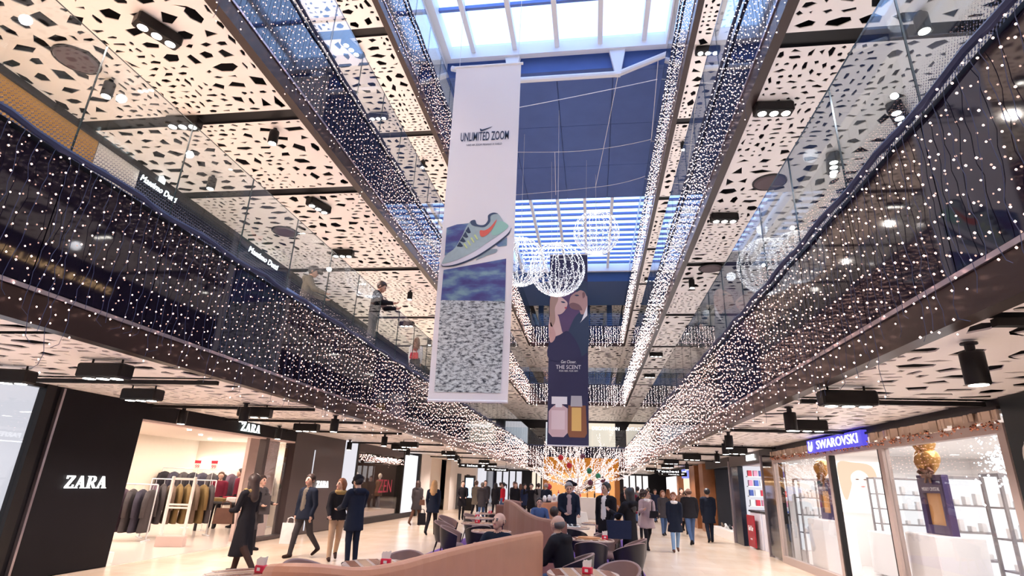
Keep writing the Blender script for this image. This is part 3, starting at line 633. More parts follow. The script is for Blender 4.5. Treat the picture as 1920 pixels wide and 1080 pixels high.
# ================================================================ LIT TREE
def tree():
    rg = random.Random(5); t = thing('lit_tree', 'leafless tree wrapped in white lights with red and green baubles', 'tree', (-.7, 28, 0)); br = MB(); bl = MB()
    MB().lathe([(.45,0),(.5,.1),(.42,.5),(.40,.55)], 16).build('planter', M_WHITE, t)
    def grow(p, d, ln, r, depth):
        pts = [p]; dd = d
        for i in range(5):
            dd = (dd + Vector((rg.uniform(-.16,.16), rg.uniform(-.16,.16), rg.uniform(-.08,.12)))).normalized(); pts.append(pts[-1]+dd*ln/5)
        br.tube(pts, [r*(1-.11*i) for i in range(6)], 5)
        for a, b in zip(pts[:-1], pts[1:]):
            k = max(2, int((b-a).length/.035))
            for i in range(k):
                q = a.lerp(b, (i+rg.random())/k); bl.octa(q + Vector((rg.uniform(-1,1), rg.uniform(-1,1), rg.uniform(-1,1)))*(r+.02), rg.uniform(.011,.018))
        if depth:
            for i in range(3 if depth > 1 else 2):
                b = pts[rg.choice((2,3,4,5))]; nd = (dd + Vector((rg.uniform(-.9,.9), rg.uniform(-.7,.7), rg.uniform(-.25,.6)))).normalized(); grow(b, nd, ln*.62, r*.55, depth-1)
    br.tube([(0,0,.5),(.03,0,1.0),(-.02,.02,1.5)], [.11,.09,.08], 8)
    for k in range(19):
        a = 2*PI*k/19 + rg.uniform(-.2,.2); el = rg.uniform(.05, 1.0)
        grow(Vector((0,0,1.45+rg.uniform(-.1,.15))), Vector((math.cos(a)*math.cos(el), math.sin(a)*math.cos(el)*.75, math.sin(el))), rg.uniform(1.5,2.4), .034, 2)
    br.build('branches', mat('white_bark', (.62,.52,.48), .7), t); bl.build('bulbs', emis('tree_bulb', (1,.80,.74), 2.0, sample=False), t)['kind'] = 'stuff'
    bt = [mat('bauble_red', (.45,.02,.03), .2), mat('bauble_green', (.03,.22,.12), .2), mat('bauble_plum', (.12,.03,.06), .25)]
    for i, (x, z) in enumerate(((-.35,2.55),(.55,2.35),(.6,1.85),(-.75,2.9),(.95,2.15),(1.15,2.0),(-1.3,1.6),(-1.5,1.1),(.25,3.0),(-1.2,2.3))):
        bb = MB().sphere((x, -1.3+.1*i, z), .13, 14, 9).build('bauble', bt[i % 3], t, True); MB().lathe([(.025,0),(.025,.04)], 8, (x,-1.3+.1*i,z+.125)).build('bauble_cap', M_PROF, bb)
tree()
# ================================================================ GROUND SHOPS, LEFT
M_SIGN = emis('sign_letters_white', (1,1,.97), 2.2); M_SIGNG = emis('sign_letters_soft', (.9,1,.95), 1.6)
M_PANE = glass('shop_glass', (.95,.96,.97), refl=1.0)
M_MIRR = mat('dark_mirror_panel', (.03,.028,.035), .06, spec=.9)
M_LBOX = emis('backlit_white', (.95,.93,1), .75); M_COOLGLOW = emis('cool_white_glow', (.93,.92,1), .55)
M_BEIGE = mat('beige_frame_metal', (.47,.38,.35), .4, .2); M_MAUVE = mat('brown_grey_portal', (.055,.04,.042), .4)
wl = struct(empty('wall_left', (XLS, 0, 0)))
def WL(name, m, *a): o = B(name, m, *a, parent=wl); o.location = (-XLS, 0, 0); return o
WL('black_panel', M_WALLD, -9.0, XLS, 8.0, 10.0, 0, 2.92); WL('lintel', M_WALLD, -9.0, XLS, 10.0, 16.0, 2.62, 2.92); WL('portal', M_MAUVE, -9.0, XLS, 16.0, 19.5, 0, 2.92)
WL('inner_lintel', mat('pink_reveal', (.75,.6,.55), .5), -8.98, -8.72, 10.0, 16.0, 2.57, 2.615); WL('portal_slit', M_COOLGLOW, -8.72, XLS+.012, 17.25, 17.3, .1, 2.45)
WL('pier', M_BLACK, -9.0, XLS+.05, 7.83, 8.0, 0, 2.92); WL('pier_trim', M_PROF, -8.75, XLS+.06, 8.12, 8.16, 0, 2.9)
WL('white_pier', M_COOLGLOW, -9.0, XLS, 19.55, 20.6, 0, 2.92); WL('dark_post', M_BLACK, -9.0, XLS+.03, 20.6, 20.75, 0, 2.92); WL('window_plinth', M_DARK, -9.0, XLS+.04, 19.5, 28.6, 0, .22)  # white pier glows of itself to look lit; no lamp inside
WL('window_header', M_MAUVE, -9.0, XLS, 20.75, 26.1, 2.62, 2.92); WL('dark_post', M_BLACK, -9.0, XLS+.03, 26.05, 26.2, 0, 2.92); WL('light_panel', M_LBOX, -9.0, XLS, 26.2, 28.3, .22, 2.8); WL('dark_post', M_BLACK, -9.0, XLS+.1, 28.3, 28.6, 0, 2.92)
WL('stone_pier', M_WHITE, -9.0, XLS+.15, 28.6, 30.3, 0, 2.92); WL('cream_recess', M_CREAM, -9.6, -9.3, 30.3, 35.3, 0, 2.92); WL('lift_wall', M_WHITE, -9.0, XLS, 35.3, 44, 0, 2.92)
for a, b in ((37.2,38.3),(40.0,41.0)): WL('lift_door', M_BLACK, -8.75, XLS+.02, a, b, 0, 2.15)
WL('far_white', M_COOLGLOW, -9.0, XLS+.3, 44, 46, 0, 2.9); WL('far_glass', mat('far_shop_blue', (.05,.06,.12), .1), -9.0, XLS, 46, 52, 0, 2.9)
w1 = struct(empty('window_1', (XLS, 5, 0)))
def W1(name, m, *a): o = B(name, m, *a, parent=w1); o.location = (-XLS, -5, 0)
W1('backlit_blind', M_COOLGLOW, -8.86, -8.80, 1.5, 7.83, .0, 2.9); W1('pane', M_PANE, -8.74, -8.72, 1.5, 7.83, .05, 2.88); W1('frame', M_BLACK, -8.8, -8.68, 1.5, 7.83, 2.86, 2.92)
# serif shop letters built as strokes
def serif_word(word, origin, ux, h, m, parent):
    ux = Vector(ux); og = Vector(origin); w = ux.cross(Vector((0,0,1))); x = 0; mb = MB()
    def poly(p): mb.prism([(x+a*h, b*h) for a, b in p], lambda u, v, d: og + ux*u + Vector((0,0,v)) + w*d*.03, 1)
    for c in word:
        if c == 'Z':
            poly([(0,.88),(.72,.88),(.72,1),(0,1)]); poly([(0,0),(.74,0),(.74,.12),(0,.12)]); poly([(.0,.12),(.2,.12),(.72,.88),(.52,.88)]); poly([(0,.75),(.06,.75),(.06,.9),(0,.9)]); poly([(.68,.1),(.74,.1),(.74,.28),(.68,.28)]); x += .98*h
        elif c == 'A':
            poly([(.02,0),(.09,0),(.46,1),(.38,1)]); poly([(.62,0),(.84,0),(.5,1),(.38,1)]); poly([(.2,.3),(.66,.3),(.66,.37),(.2,.37)]); poly([(-.06,0),(.2,0),(.2,.05),(-.06,.05)]); poly([(.52,0),(.94,0),(.94,.05),(.52,.05)]); x += 1.1*h
        elif c == 'R':
            poly([(.1,0),(.27,0),(.27,1),(.1,1)]); poly([(0,0),(.37,0),(.37,.05),(0,.05)]); poly([(0,.95),(.37,.95),(.37,1),(0,1)]); poly([(.27,.93),(.5,.93),(.62,.86),(.66,.74),(.62,.6),(.5,.53),(.27,.53),(.27,.46),(.55,.46),(.74,.55),(.82,.74),(.74,.93),(.55,1),(.27,1)]); poly([(.38,.48),(.56,.48),(.92,0),(.72,0)]); x += 1.12*h
    return mb.build('lettering', m, parent, fix=True)
def sign(name, label, loc): return thing(name, label, 'sign', loc)
s = sign('wall_sign', 'white serif shop name on the black wall panel, leftmost sign', (-8.69,9.1,1.34)); serif_word('ZARA', (0,-.42,0), (0,1,0), .20, M_SIGN, s)
s = sign('wall_sign', 'white serif shop name above the clothes shop entrance', (-8.69,13.6,2.68)); serif_word('ZARA', (0,-.42,0), (0,1,0), .20, M_SIGNG, s)
s = sign('wall_sign', 'small white serif shop name on the brown portal beside the entrance', (-8.69,18.1,1.33)); serif_word('ZARA', (0,-.42,0), (0,1,0), .20, M_SIGN, s)
# --- clothes shop interior
M_SFLOOR = mat('pale_shop_floor', (.78,.68,.63), .18)
struct(B('floor', M_SFLOOR, -16, XLS, 7.0, 20.45, .0, .012)); struct(B('ceiling', mat('shop_ceiling', (.80,.70,.62), .5), -16, -9.0, 7.0, 20.45, 2.78, 2.86))
struct(B('wall_left', M_CREAM, -15.2, -15.0, 7, 20.45, 0, 2.8)); struct(B('wall_back', M_CREAM, -15.0, -9.1, 20.3, 20.45, 0, 2.8)); struct(B('wall_front', M_CREAM, -15.0, -9.1, 7, 7.2, 0, 2.8))
struct(B('wall_partition', M_CREAM, -12.6, -9.4, 19.0, 19.15, 0, 2.2))
lt = thing('light_strip', 'long white light strip above the wall rails in the clothes shop', 'light', (-12, 20.2, 2.0)); MB().box(-2.8,2.4,-.06,.06,-.05,.05).build('diffuser', emis('strip_light', (1,.97,.92), 5), lt)
area((-11.6,12.5,2.7), 4, 6, 190, (1,.86,.74)); area((-12,18.2,2.7), 4, 3, 130, (1,.86,.74))
for k in range(4):
    for j in range(5):
        if (k+j) % 2: tag(MB().lathe([(.05,-.03),(.06,0)], 10, (-10-1.1*k, 10.5+2*j, 2.775)).build('downlight', M_LAMP), 'recessed downlight in the clothes shop ceiling, row %s, %s from the entrance' % (('one','two','three','four')[k], ('first','second','third','fourth','fifth')[j]), 'downlight', 'clothes shop downlights')
# reveal window of the portal
w2 = struct(empty('window_2', (-9.2,15.2,0)))
for nme, m, a in (('pane', M_PANE, (-8.83,-8.81,14.6,15.9,.1,2.55)), ('backing', mat('pinkish_panel', (.62,.48,.44), .5), (-9.3,-9.2,14.5,16.0,0,2.6)), ('frame', M_MAUVE, (-8.9,-8.7,14.45,14.6,0,2.6)), ('sill', M_MAUVE, (-8.9,-8.7,14.6,16,0,.1))): B(nme, m, *a, parent=w2).location = (9.2,-15.2,0)
# garments on rails
def garment(col_m):
    mb = MB(); prof = [(.0,.03,.02),(-.04,.20,.05),(-.14,.23,.07),(-.4,.21,.075),(-.95,.27,.09),(-1.0,.26,.08)]; n = 12; vs = []; fs = []
    for z, a, b in prof:
        for k in range(n): t = 2*PI*k/n; vs.append((b*math.cos(t)*(1+.25*math.sin(5*t)*(z < -.3)), a*math.sin(t), z))
    for i in range(len(prof)-1):
        for k in range(n): k2 = (k+1)%n; fs.append((i*n+k, (i+1)*n+k, (i+1)*n+k2, i*n+k2))
    mb.add(vs, fs)
    for s in (-1,1): mb.tube([(0,s*.19,-.08),(.01,s*.28,-.3),(.02,s*.30,-.66)], [.06,.06,.05], 7)
    return mb
COATS = [('navy', (.05,.045,.07)), ('charcoal', (.07,.06,.065)), ('plum', (.11,.07,.10)), ('olive', (.20,.13,.05)), ('brown', (.16,.11,.08)), ('black', (.025,.022,.03)), ('white', (.7,.66,.64)), ('red', (.35,.03,.05))]
GM = {n_: garment(0).mesh('coat', mat('cloth_'+n_, c, .85, noise=.2, nscale=12), True) for n_, c in COATS}
HK = MB().tube([(0,0,.0),(0,0,.06),(.0,.025,.085),(0,.0,.11)], .006, 4).tube([(0,-.18,-.05),(0,0,.0),(0,.18,-.05)], .008, 4).mesh('hanger', M_STEEL)
def rail(x, y, z, rz, L, cols, label, post=True, rot=PI/2):
    t = thing('clothes_rail', label, 'clothes rail', (x, y, 0), rz)
    MB().tube([(-L/2,0,z),(L/2,0,z)], .016, 8).build('rail', M_STEEL, t)
    if post:
        for s in (-1,1): MB().tube([(s*L/2,0,z),(s*L/2,0,.03)], .018, 8).build('post', M_STEEL, t); MB().bbox(s*L/2-.03,s*L/2+.03,-.25,.25,0,.04,.01).build('foot', M_STEEL, t)
    for i, c in enumerate(cols):
        u = -L/2 + .1 + (L-.2)*i/max(1,len(cols)-1); p = Vector((x,y,z-.11)) + Vector((math.cos(rz)*u, math.sin(rz)*u, 0))
        o = link('hanging_coat', GM[c], None, p, rz+random.uniform(-.12,.12)); link('hanger', HK, o)
        w_ = ORD[i] if len(cols) < 20 else ''
        tag(o, '%s coat on the %s, %s from its left' % (c, label, 'first' if i == 0 else ORD[i]), 'coat', 'coats on the ' + label)
rail(-11.6,13.3,1.32,.35,1.5,['navy','charcoal','navy','plum','charcoal','navy','charcoal'], 'white rail nearest the shop entrance')
rail(-11.1,14.8,1.45,.9,1.6,['plum','charcoal','brown','olive','olive','brown','olive','charcoal'], 'white rail behind the security gate')
rail(-12.8,18.6,1.75,0,4.2,['black','navy','charcoal','black','navy','charcoal','black','plum','navy','black','charcoal','white'], 'long back wall rail of the clothes shop')
for x, y, z, l in ((-11.9,13.2,1.5,'red and white sale card on the rail nearest the shop entrance'),(-12.6,17.2,1.72,'red and white sale card above the middle of the clothes shop'),(-11.6,16.6,1.72,'red and white sale card nearest the shoppers in the shop')):
    t = thing('sale_card', l, 'sign', (x,y,z)); MB().box(-.11,.11,-.006,.006,0,.2).build('card', M_WHITE, t); MB().box(-.11,.11,-.008,.008,.2,.29).build('red_header', mat('sale_red', (.6,.03,.06), .5), t); text('99', 'lettering', .15, mat('sale_red', (.6,.03,.06), .5), t, (0,-.009,.1), (1,0,0), (0,0,1), .001); MB().tube([(0,0,0),(0,0,-z+.01)], .008, 5).lathe([(.12,-z+.0),(.12,-z+.015)], 12).build('stem', M_STEEL, t)
g = thing('security_gate', 'white anti-theft gate standing inside the clothes shop entrance', 'security gate', (-9.75,12.95,0), .35)
for s_ in (-1,1): MB().bbox(s_*.24-.03,s_*.24+.03,-.04,.04,0,1.55,.012).build('upright', M_WHITE, g)
for z in (.85,.92,1.5): MB().box(-.22,.22,-.02,.02,z-.02,z+.02).build('crossbar', M_WHITE, g)
MB().bbox(-.30,.30,-.13,.13,0,.25,.02).build('base', mat('pinkish_panel', (.62,.48,.44), .5), g)
g2 = thing('security_gate', 'white anti-theft gate post at the left jamb of the clothes shop', 'security gate', (-9.0,10.25,0)); MB().bbox(-.04,.04,-.06,.06,0,1.55,.012).build('upright', M_WHITE, g2); MB().bbox(-.1,.1,-.12,.12,0,.2,.012).build('base', M_WHITE, g2)
dt = thing('display_table', 'low display table of folded clothes in the clothes shop', 'table', (-11.0,16.9,0)); MB().bbox(-.8,.8,-.5,.5,.78,.84,.015).build('table_top', M_DARK, dt)
for a in (-1,1):
    for b in (-1,1): MB().box(a*.72-.03,a*.72+.03,b*.42-.03,b*.42+.03,0,.78).build('leg', M_DARK, dt)
for k in range(8):
    cn, cc = COATS[(k*3) % 8]; MB().bbox(-.15,.15,-.12,.12,0,.05+.03*(k % 3),.015)
    o = MB().bbox(-.16,.16,-.13,.13,0,.06+.035*(k % 3),.015).build('folded_clothes', MATS['cloth_'+cn], None, False, (-11.6+.4*(k % 4), 16.7+.4*(k//4), .84)); tag(o, 'folded %s garments on the display table, %s row, %s stack' % (cn, 'front' if k < 4 else 'rear', ('first','second','third','fourth')[k % 4]), 'clothes', 'folded clothes on the display table')
# --- second shop: lit window with mannequins and fairy lights
struct(B('wall_left', mat('warm_shop_wall', (.40,.20,.12), .6), -11.2, -11.0, 20.7, 26.2, 0, 2.8)); struct(B('wall_partition', M_MAUVE, -11, -9, 26.2, 26.3, 0, 2.8)); struct(B('wall_partition', M_MAUVE, -11, -9, 20.5, 20.6, 0, 2.8)); struct(B('ceiling', M_DARK, -11, -9, 20.6, 26.2, 2.62, 2.7)); struct(B('floor', mat('shop_plinth_pale', (.6,.48,.42), .3), -11, -8.9, 20.7, 26.1, 0, .4))
area((-10,23.4,2.55), 1.2, 4.5, 50, (1,.72,.5))
w3 = struct(empty('window_3', (-8.7,23.4,0)))
for k in range(2): B('pane', M_PANE, -8.78,-8.76,20.75+2.68*k,23.40+2.68*k,.22,2.62, parent=w3).location = (8.7,-23.4,0)
text('ZEN', 'lettering', .75, mat('window_red', (.35,.02,.06), .5), w3, (.0,.6,1.35), (0,1,0), (0,0,1), .003, width=1.6); text('comma  JEANS', 'lettering', .14, M_SIGNT, w3, (0,.5,2.46), (0,1,0), (0,0,1), .003, width=2.4)
fl = MB(); rg = random.Random(3)
for k in range(160): fl.octa((-8.68+rg.uniform(0,.03), 20.9+5.1*k/160, 2.42+rg.uniform(-.12,.12)), .012)
tag(fl.build('window_fairy_lights', M_BULB), 'fairy lights strung across the top of the second shop window', 'string lights', kind='stuff')
M_MANN = mat('white_mannequin', (.75,.72,.70), .35)
for k, (y, c, l) in enumerate(((21.3,'plum','white mannequin in plum nearest the white pier'),(21.95,'red','white mannequin in red in the second shop window'),(22.7,'red','white mannequin in red nearest the window letters'),(25.4,'brown','white mannequin in brown at the far end of the second shop window'))):
    t = thing('mannequin', l, 'mannequin', (-9.5,y,.4), .3*k); MB().sphere((0,0,1.38), .09, 12, 9, 1.25).tube([(0,0,1.18),(0,0,1.3)], .045, 8).build('head', M_MANN, t, True)
    MB().lathe([(.02,.52),(.17,.54),(.16,.75),(.13,.9),(.17,1.08),(.16,1.16),(.06,1.22)], 16).build('garment', MATS['cloth_'+c], t, True)
    for q in (-1,1): MB().tube([(0,q*.17,1.14),(.03,q*.23,.9),(.08,q*.2,.68)], [.055,.045,.035], 7).build('sleeve', MATS['cloth_'+c], t, True)
    for q in (-1,1): MB().tube([(0,q*.07,.55),(0,q*.08,.05)], [.07,.045], 8).build('leg', MATS['cloth_navy'], t, True)
    MB().lathe([(.18,0),(.18,.03)], 16).build('stand', M_STEEL, t)
# digital totem by the lifts, service door
t = thing('digital_totem', 'slim dark totem with a lit blue screen in front of the lifts', 'totem', (-7.6,36.0,0)); MB().bbox(-.35,.35,-.08,.08,0,2.05,.02).build('body', M_BLACK, t); MB().box(-.24,.24,-.09,-.081,.75,1.9).build('screen', emis('totem_screen', (.55,.75,1), 1.2), t)
d = struct(empty('door_1', (-9.28,31.5,0))); B('door_leaf', M_WHITE, -.02,.04,0,1.0,0,2.1, parent=d); MB().tube([(.06,.1,1.0),(.1,.1,1.0),(.1,.22,1.0)], .012).build('door_handle', M_PROF, d)
# ================================================================ GROUND SHOPS, RIGHT
wr = struct(empty('wall_right', (XRS, 0, 0)))
def WR(name, m, *a): o = B(name, m, *a, parent=wr); o.location = (-XRS, 0, 0); return o
WR('black_pillar', mat('teal_black', (.01,.016,.02), .35), XRS-.06, 5.6, 2.0, 7.62, 0, 2.92); WR('header', M_DARK, XRS, 5.3, 7.62, 17.1, 2.80, 2.92); WR('dark_post', M_BLACK, XRS-.02, 5.2, 17.0, 17.12, 0, 2.9)
WR('mirror_panel', M_MIRR, XRS, 5.1, 17.12, 18.25, 0.05, 2.75); WR('panel_header', M_DARK, XRS-.02, 5.2, 17.1, 18.3, 2.75, 2.92); WR('steel_post', M_PROF, XRS-.03, 5.1, 18.22, 18.3, 0, 2.75)
WR('shop_header', M_MAUVE, XRS, 5.2, 18.3, 22.4, 2.55, 2.92); WR('dark_door', mat('blue_black_door', (.015,.02,.035), .15), XRS+.02, 5.2, 21.3, 22.4, 0, 2.55); WR('steel_post', M_PROF, XRS-.03, 5.1, 22.4, 22.5, 0, 2.75)
WR('display_backing', M_COOLGLOW, 5.9, 6.0, 22.5, 26.5, .3, 2.6); WR('display_plinth', M_WHITE, XRS, 6, 22.5, 26.5, 0, .32); WR('display_header', M_DARK, XRS, 5.2, 22.5, 27, 2.6, 2.92); WR('display_end', M_DARK, 5.3, 6, 26.5, 26.6, 0, 2.6)
M_WOOD = mat('orange_brown_wood', (.30,.12,.05), .35, noise=.25, nscale=6)
WR('wood_pier', M_WOOD, XRS-.1, 5.4, 27.2, 28.2, 0, 2.85); WR('wood_pier', M_WOOD, XRS-.1, 5.4, 29.4, 31.0, 0, 2.85); WR('lit_front', emis('warm_shop_glow', (1,.78,.58), .8), 5.2, 5.4, 31, 35, .1, 2.5); WR('wood_pier', M_WOOD, XRS-.1, 5.4, 35, 35.6, 0, 2.8); WR('lit_front', emis('white_shop_glow', (1,.95,.95), .8), 5.2, 5.4, 35.6, 43, .1, 2.5); WR('blue_sign_board', emis('blue_sign_board', (.15,.18,.6), 1.2), 4.9, 5.2, 31.3, 33.5, 2.3, 2.75); WR('recess', M_DARK, 5.4, 5.6, 27, 31, 0, 2.85); WR('far_header', M_DARK, XRS, 5.2, 31, 46, 2.75, 2.92)
text('MAX', 'lettering', .3, M_SIGN, wr, (-.12,32.4,2.52), (0,-1,0), (0,0,1), .005, width=1.1, bold=.01)
# --- crystal shop
C0, C1 = 7.66, 17.0
struct(B('floor', mat('white_shop_floor', (.8,.77,.76), .15), XRS, 11.5, 7.0, 17.1, 0, .012)); struct(B('ceiling', M_WHITE, XRS+.1, 11.5, 7, 17.1, 2.76, 2.85)); struct(B('wall_right', mat('bright_white_wall', (.85,.82,.80), .6), 10.0, 10.2, 7, 17.1, 0, 2.8)); struct(B('wall_back', MATS['bright_white_wall'], XRS+.3, 10.2, 17.1, 17.2, 0, 2.8)); struct(B('wall_front', MATS['bright_white_wall'], 5.6, 10.2, 6.9, 7.0, 0, 2.8))
area((7.4,12,2.7), 4, 8.5, 160, (1,.95,.93)); area((5.6,9.3,2.72), .5, 2.6, 22, (1,.95,.9)); area((5.6,15,2.72), .5, 3, 22, (1,.95,.9))
def shopwin(n_, y0, y1, door=False):
    w_ = struct(empty('window_%d' % n_, (XRS, y0, 0))); f = .13
    for a in ((-.06,.06,0,f,0,2.62), (-.06,.06,y1-y0-f,y1-y0,0,2.62), (-.06,.06,f,y1-y0-f,2.50,2.62), (-.06,.06,f,y1-y0-f,0,.17)): MB().box(*a).build('frame', M_BEIGE, w_)
    B('pane', M_PANE, -.012,.0,f,y1-y0-f,.17,2.50, parent=w_); return w_
shopwin(4, 7.66, 10.86); shopwin(5, 13.05, 17.0)
dj = struct(empty('door_2', (XRS,10.86,0)))
B('lintel', M_BEIGE, -.06,.06,0,2.2,2.5,2.62, parent=dj); B('jamb', M_BLACK, -.05,.05,0,.06,0,2.5, parent=dj); B('jamb', M_BLACK, -.05,.05,2.13,2.19,0,2.5, parent=dj)
# fringe of hanging crystal strips above the windows
fr = thing('crystal_fringe', 'fringe of pale hanging crystal strips above the crystal shop windows', 'fringe', (XRS-.06, C0, 2.62)); MB().box(-.02,.06,0,C1-C0,.16,.20).build('top_bar', M_DARK, fr); rg = random.Random(9)
M_STRIP = mat('pale_gold_crystal', (.62,.48,.38), .15, .35); mbs = [MB().box(-.015,.015,-.07,.07,-h,0).mesh('strip', M_STRIP) for h in (.10,.13,.16)]; y = .08; k = 0
while y < C1-C0 and k < 290:
    if not 3.35 < y < 6.2: link('strip', mbs[rg.randrange(3)], fr, (rg.uniform(-.03,.03), y, .16), rg.uniform(-.5,.5))
    y += .075; k += 1
b = MB()
for i in range(420):
    y = rg.uniform(0, C1-C0); b.octa((rg.uniform(-.05,.03), y, -.02+rg.uniform(-.05,.05)), rg.uniform(.012,.03))
b.build('beads', [mat('copper_bead', (.35,.15,.10), .15, .8)], fr)['kind'] = 'stuff'
sg = sign('shop_sign', 'blue lightbox sign with white capitals over the crystal shop door', (XRS-.1, 12.5, 2.72)); MB().box(-.04,.06,-1.3,1.45,-.13,.14).build('lightbox', emis('blue_lightbox', (.10,.08,.75), .7), sg); text('SWAROVSKI', 'lettering', .25, M_SIGN, sg, (-.05,-.15,0), (0,-1,0), (0,0,1), .004, width=2.0)
sw = smoothp([(0,.09),(.03,.11),(.05,.08),(.03,.03),(.06,-.02),(.15,.03),(.2,.1),(.19,-.03),(.12,-.1),(.03,-.1),(-.02,-.05),(.0,.02),(.02,.06)])
MB().prism(sw, lambda u, v, d: (-.05-d*.012, 1.32-u*1.1, v), 1).build('swan_emblem', M_SIGN, sg, fix=True)
text('SWAROVSKI', 'wall_lettering', .17, mat('grey_wall_letters', (.5,.45,.44), .5), wr, (1.9,17.05,2.05), (1,0,0), (0,0,1), .01, width=.95)
# contents: balloons, gift box, cabinets, counters, poster
M_BALL = mat('gold_balloon', (.48,.25,.08), .18, .55)
def balloons(x, y, z, where, k_):
    for i, (dx, dy, dz) in enumerate(((0,-.14,0),(.05,.16,.03),(-.05,0,-.05),(0,-.1,.26),(.02,.12,.28))[:k_]):
        t = thing('balloon', 'gold confetti balloon %s, %s of its bunch' % (where, ('lower right','lower left','front','upper right','upper left')[i]), 'balloon', (x+dx,y+dy,z+dz), 0, 'gold balloons ' + where)
        MB().lathe([(.004,-.20),(.03,-.17),(.09,-.09),(.13,.0),(.14,.06),(.12,.13),(.07,.18),(.01,.195)], 18).build('balloon_skin', M_BALL, t, True); MB().lathe([(.018,-.225),(.004,-.20)], 8).build('knot', M_BALL, t); MB().tube([(0,0,-.22),(-dx,-dy,-.55-dz*.6)], .004, 4).build('string', M_WHITE, t)
balloons(5.55,11.15-.55,2.30,'in the right-hand crystal shop window',5); balloons(5.5,15.0,2.32,'in the left-hand crystal shop window',3)
M_PURP = mat('purple_box', (.06,.04,.12), .4); M_BOXIN = mat('box_gold_inside', (.62,.32,.12), .5)
def gift(x, y, z, lab):
    t = thing('gift_box', lab, 'box', (x,y,z)); 
    for a in ((-.05,.05,-.36,.36,0,.14), (-.05,.05,-.36,.36,.62,.9), (-.05,.05,-.36,-.24,.14,.62), (-.05,.05,.24,.36,.14,.62)): MB().box(*a).build('frame_board', M_PURP, t)
    MB().box(.0,.045,-.25,.25,.13,.63).build('inner_box', M_BOXIN, t); text('MERRY CRYSTAL', 'lettering', .08, M_PTXT, t, (-.052,0,.68), (0,-1,0), (0,0,1), .002, width=.5)
    bw = MB()
    for s in (-1,1): bw.tube([(-.06,0,.92),(-.08,s*.12,1.0),(-.08,s*.2,.95),(-.07,s*.12,.88),(-.06,0,.92)], .03, 6); bw.tube([(-.06,0,.92),(-.07,s*.08,.78)], .02, 5)
    bw.build('bow', mat('bronze_bow', (.20,.09,.06), .3, .4), t, True)
gift(5.5,10.45,1.18,'purple gift box display with bow in the right-hand crystal shop window'); gift(5.45,14.8,1.18,'purple gift box display with bow in the left-hand crystal shop window')
M_CAB = mat('white_cabinet', (.82,.80,.80), .35); M_CABG = mat('grey_cabinet_frame', (.30,.28,.29), .4, .5)
for x, y, l in ((5.5,10.45,'white display plinth under the right-hand gift box'),(5.45,14.8,'white display plinth under the left-hand gift box'),(6.6,12.6,'white sales counter inside the crystal shop door'),(7.0,14.6,'white glass-topped counter deep in the crystal shop')):
    t = thing('display_counter', l, 'counter', (x,y,0)); hh = 1.18 if x < 6 else .95; ww = .35 if x < 6 else .5
    MB().bbox(-ww,ww,-.45 if x < 6 else -.9,.45 if x < 6 else .9,.06,hh,.015).build('body', M_CAB, t); MB().box(-ww+.04,ww-.04,-.4,.4,0,.06).build('kick_plate', M_CABG, t)
def cabinet(x, y, w, h, shelves, l):
    t = thing('display_cabinet', l, 'cabinet', (x,y,0))
    for a in (-1,1):
        for b_ in (-1,1): MB().box(a*w/2-.02,a*w/2+.02,b_*.2-.02,b_*.2+.02,0,h).build('post', M_CABG, t)
    MB().box(-w/2,w/2,-.2,.2,h-.04,h).build('top', M_CABG, t); MB().box(-w/2,w/2,-.2,.2,.0,.35).build('base', M_CAB, t); MB().box(-w/2,w/2,.19,.2,.35,h-.04).build('backlight', emis('cabinet_backlight', (1,.97,.97), .8), t)
    for k in range(shelves):
        z = .35+(h-.4)*(k+1)/(shelves+1); s_ = MB().box(-w/2+.02,w/2-.02,-.19,.19,z-.015,z+.01).build('shelf', M_CABG, t)
        for q in range(4): MB().bbox(-w/2+.08+q*(w-.2)/4,-w/2+.16+q*(w-.2)/4,-.06,.06,z+.01,z+.10+.05*((q+k) % 3),.008).build('jewellery_stand', M_CAB, s_)
cabinet(6.3,9.6,.9,2.1,3,'glass jewellery cabinet with grey frame behind the right-hand window'); cabinet(6.4,11.3,.9,2.1,3,'glass jewellery cabinet beside the gift box in the right-hand window'); cabinet(5.65,16.6,.55,2.1,3,'narrow jewellery cabinet in the left-hand window'); cabinet(8.0,16.7,1.4,2.2,4,'wide jewellery cabinet on the crystal shop end wall')
t = thing('wall_poster', 'backlit portrait poster of a blond woman on the crystal shop end wall', 'poster', (7.15,17.06,1.3)); MB().box(-.6,.6,-.05,.03,0,1.3).build('lightbox', emis('poster_glow', (1,.90,.84), 1.1), t)
pp = lambda pts, lay: [(u, -.052-.004*lay, v) for u, v in pts]
def flat(name, pts, m, lay): MB().prism(smoothp(pts), lambda u, v, d: (u, -.052-.003*lay-d*.002, v), 1).build(name, m, t, fix=True)
flat('printed_hair', [(-.5,1.25),(-.1,1.28),(.35,1.2),(.45,.8),(.3,.5),(.2,.9),(-.1,1.0),(-.25,.6),(-.4,.3),(-.5,.6)], emis('poster_hair', (.95,.62,.45), .75), 1); flat('printed_face', [(-.2,.95),(.0,1.08),(.2,.98),(.24,.75),(.1,.55),(-.05,.55),(-.2,.72)], emis('poster_face', (1,.80,.70), .95), 2)
flat('printed_lips', [(.0,.66),(.06,.68),(.12,.665),(.06,.64)], emis('poster_lips', (.8,.3,.28), .8), 3)
for u in (-.06,.14): flat('printed_eye', [(u-.05,.84),(u,.86),(u+.05,.84),(u,.825)], emis('poster_eye', (.3,.18,.15), .6), 3)
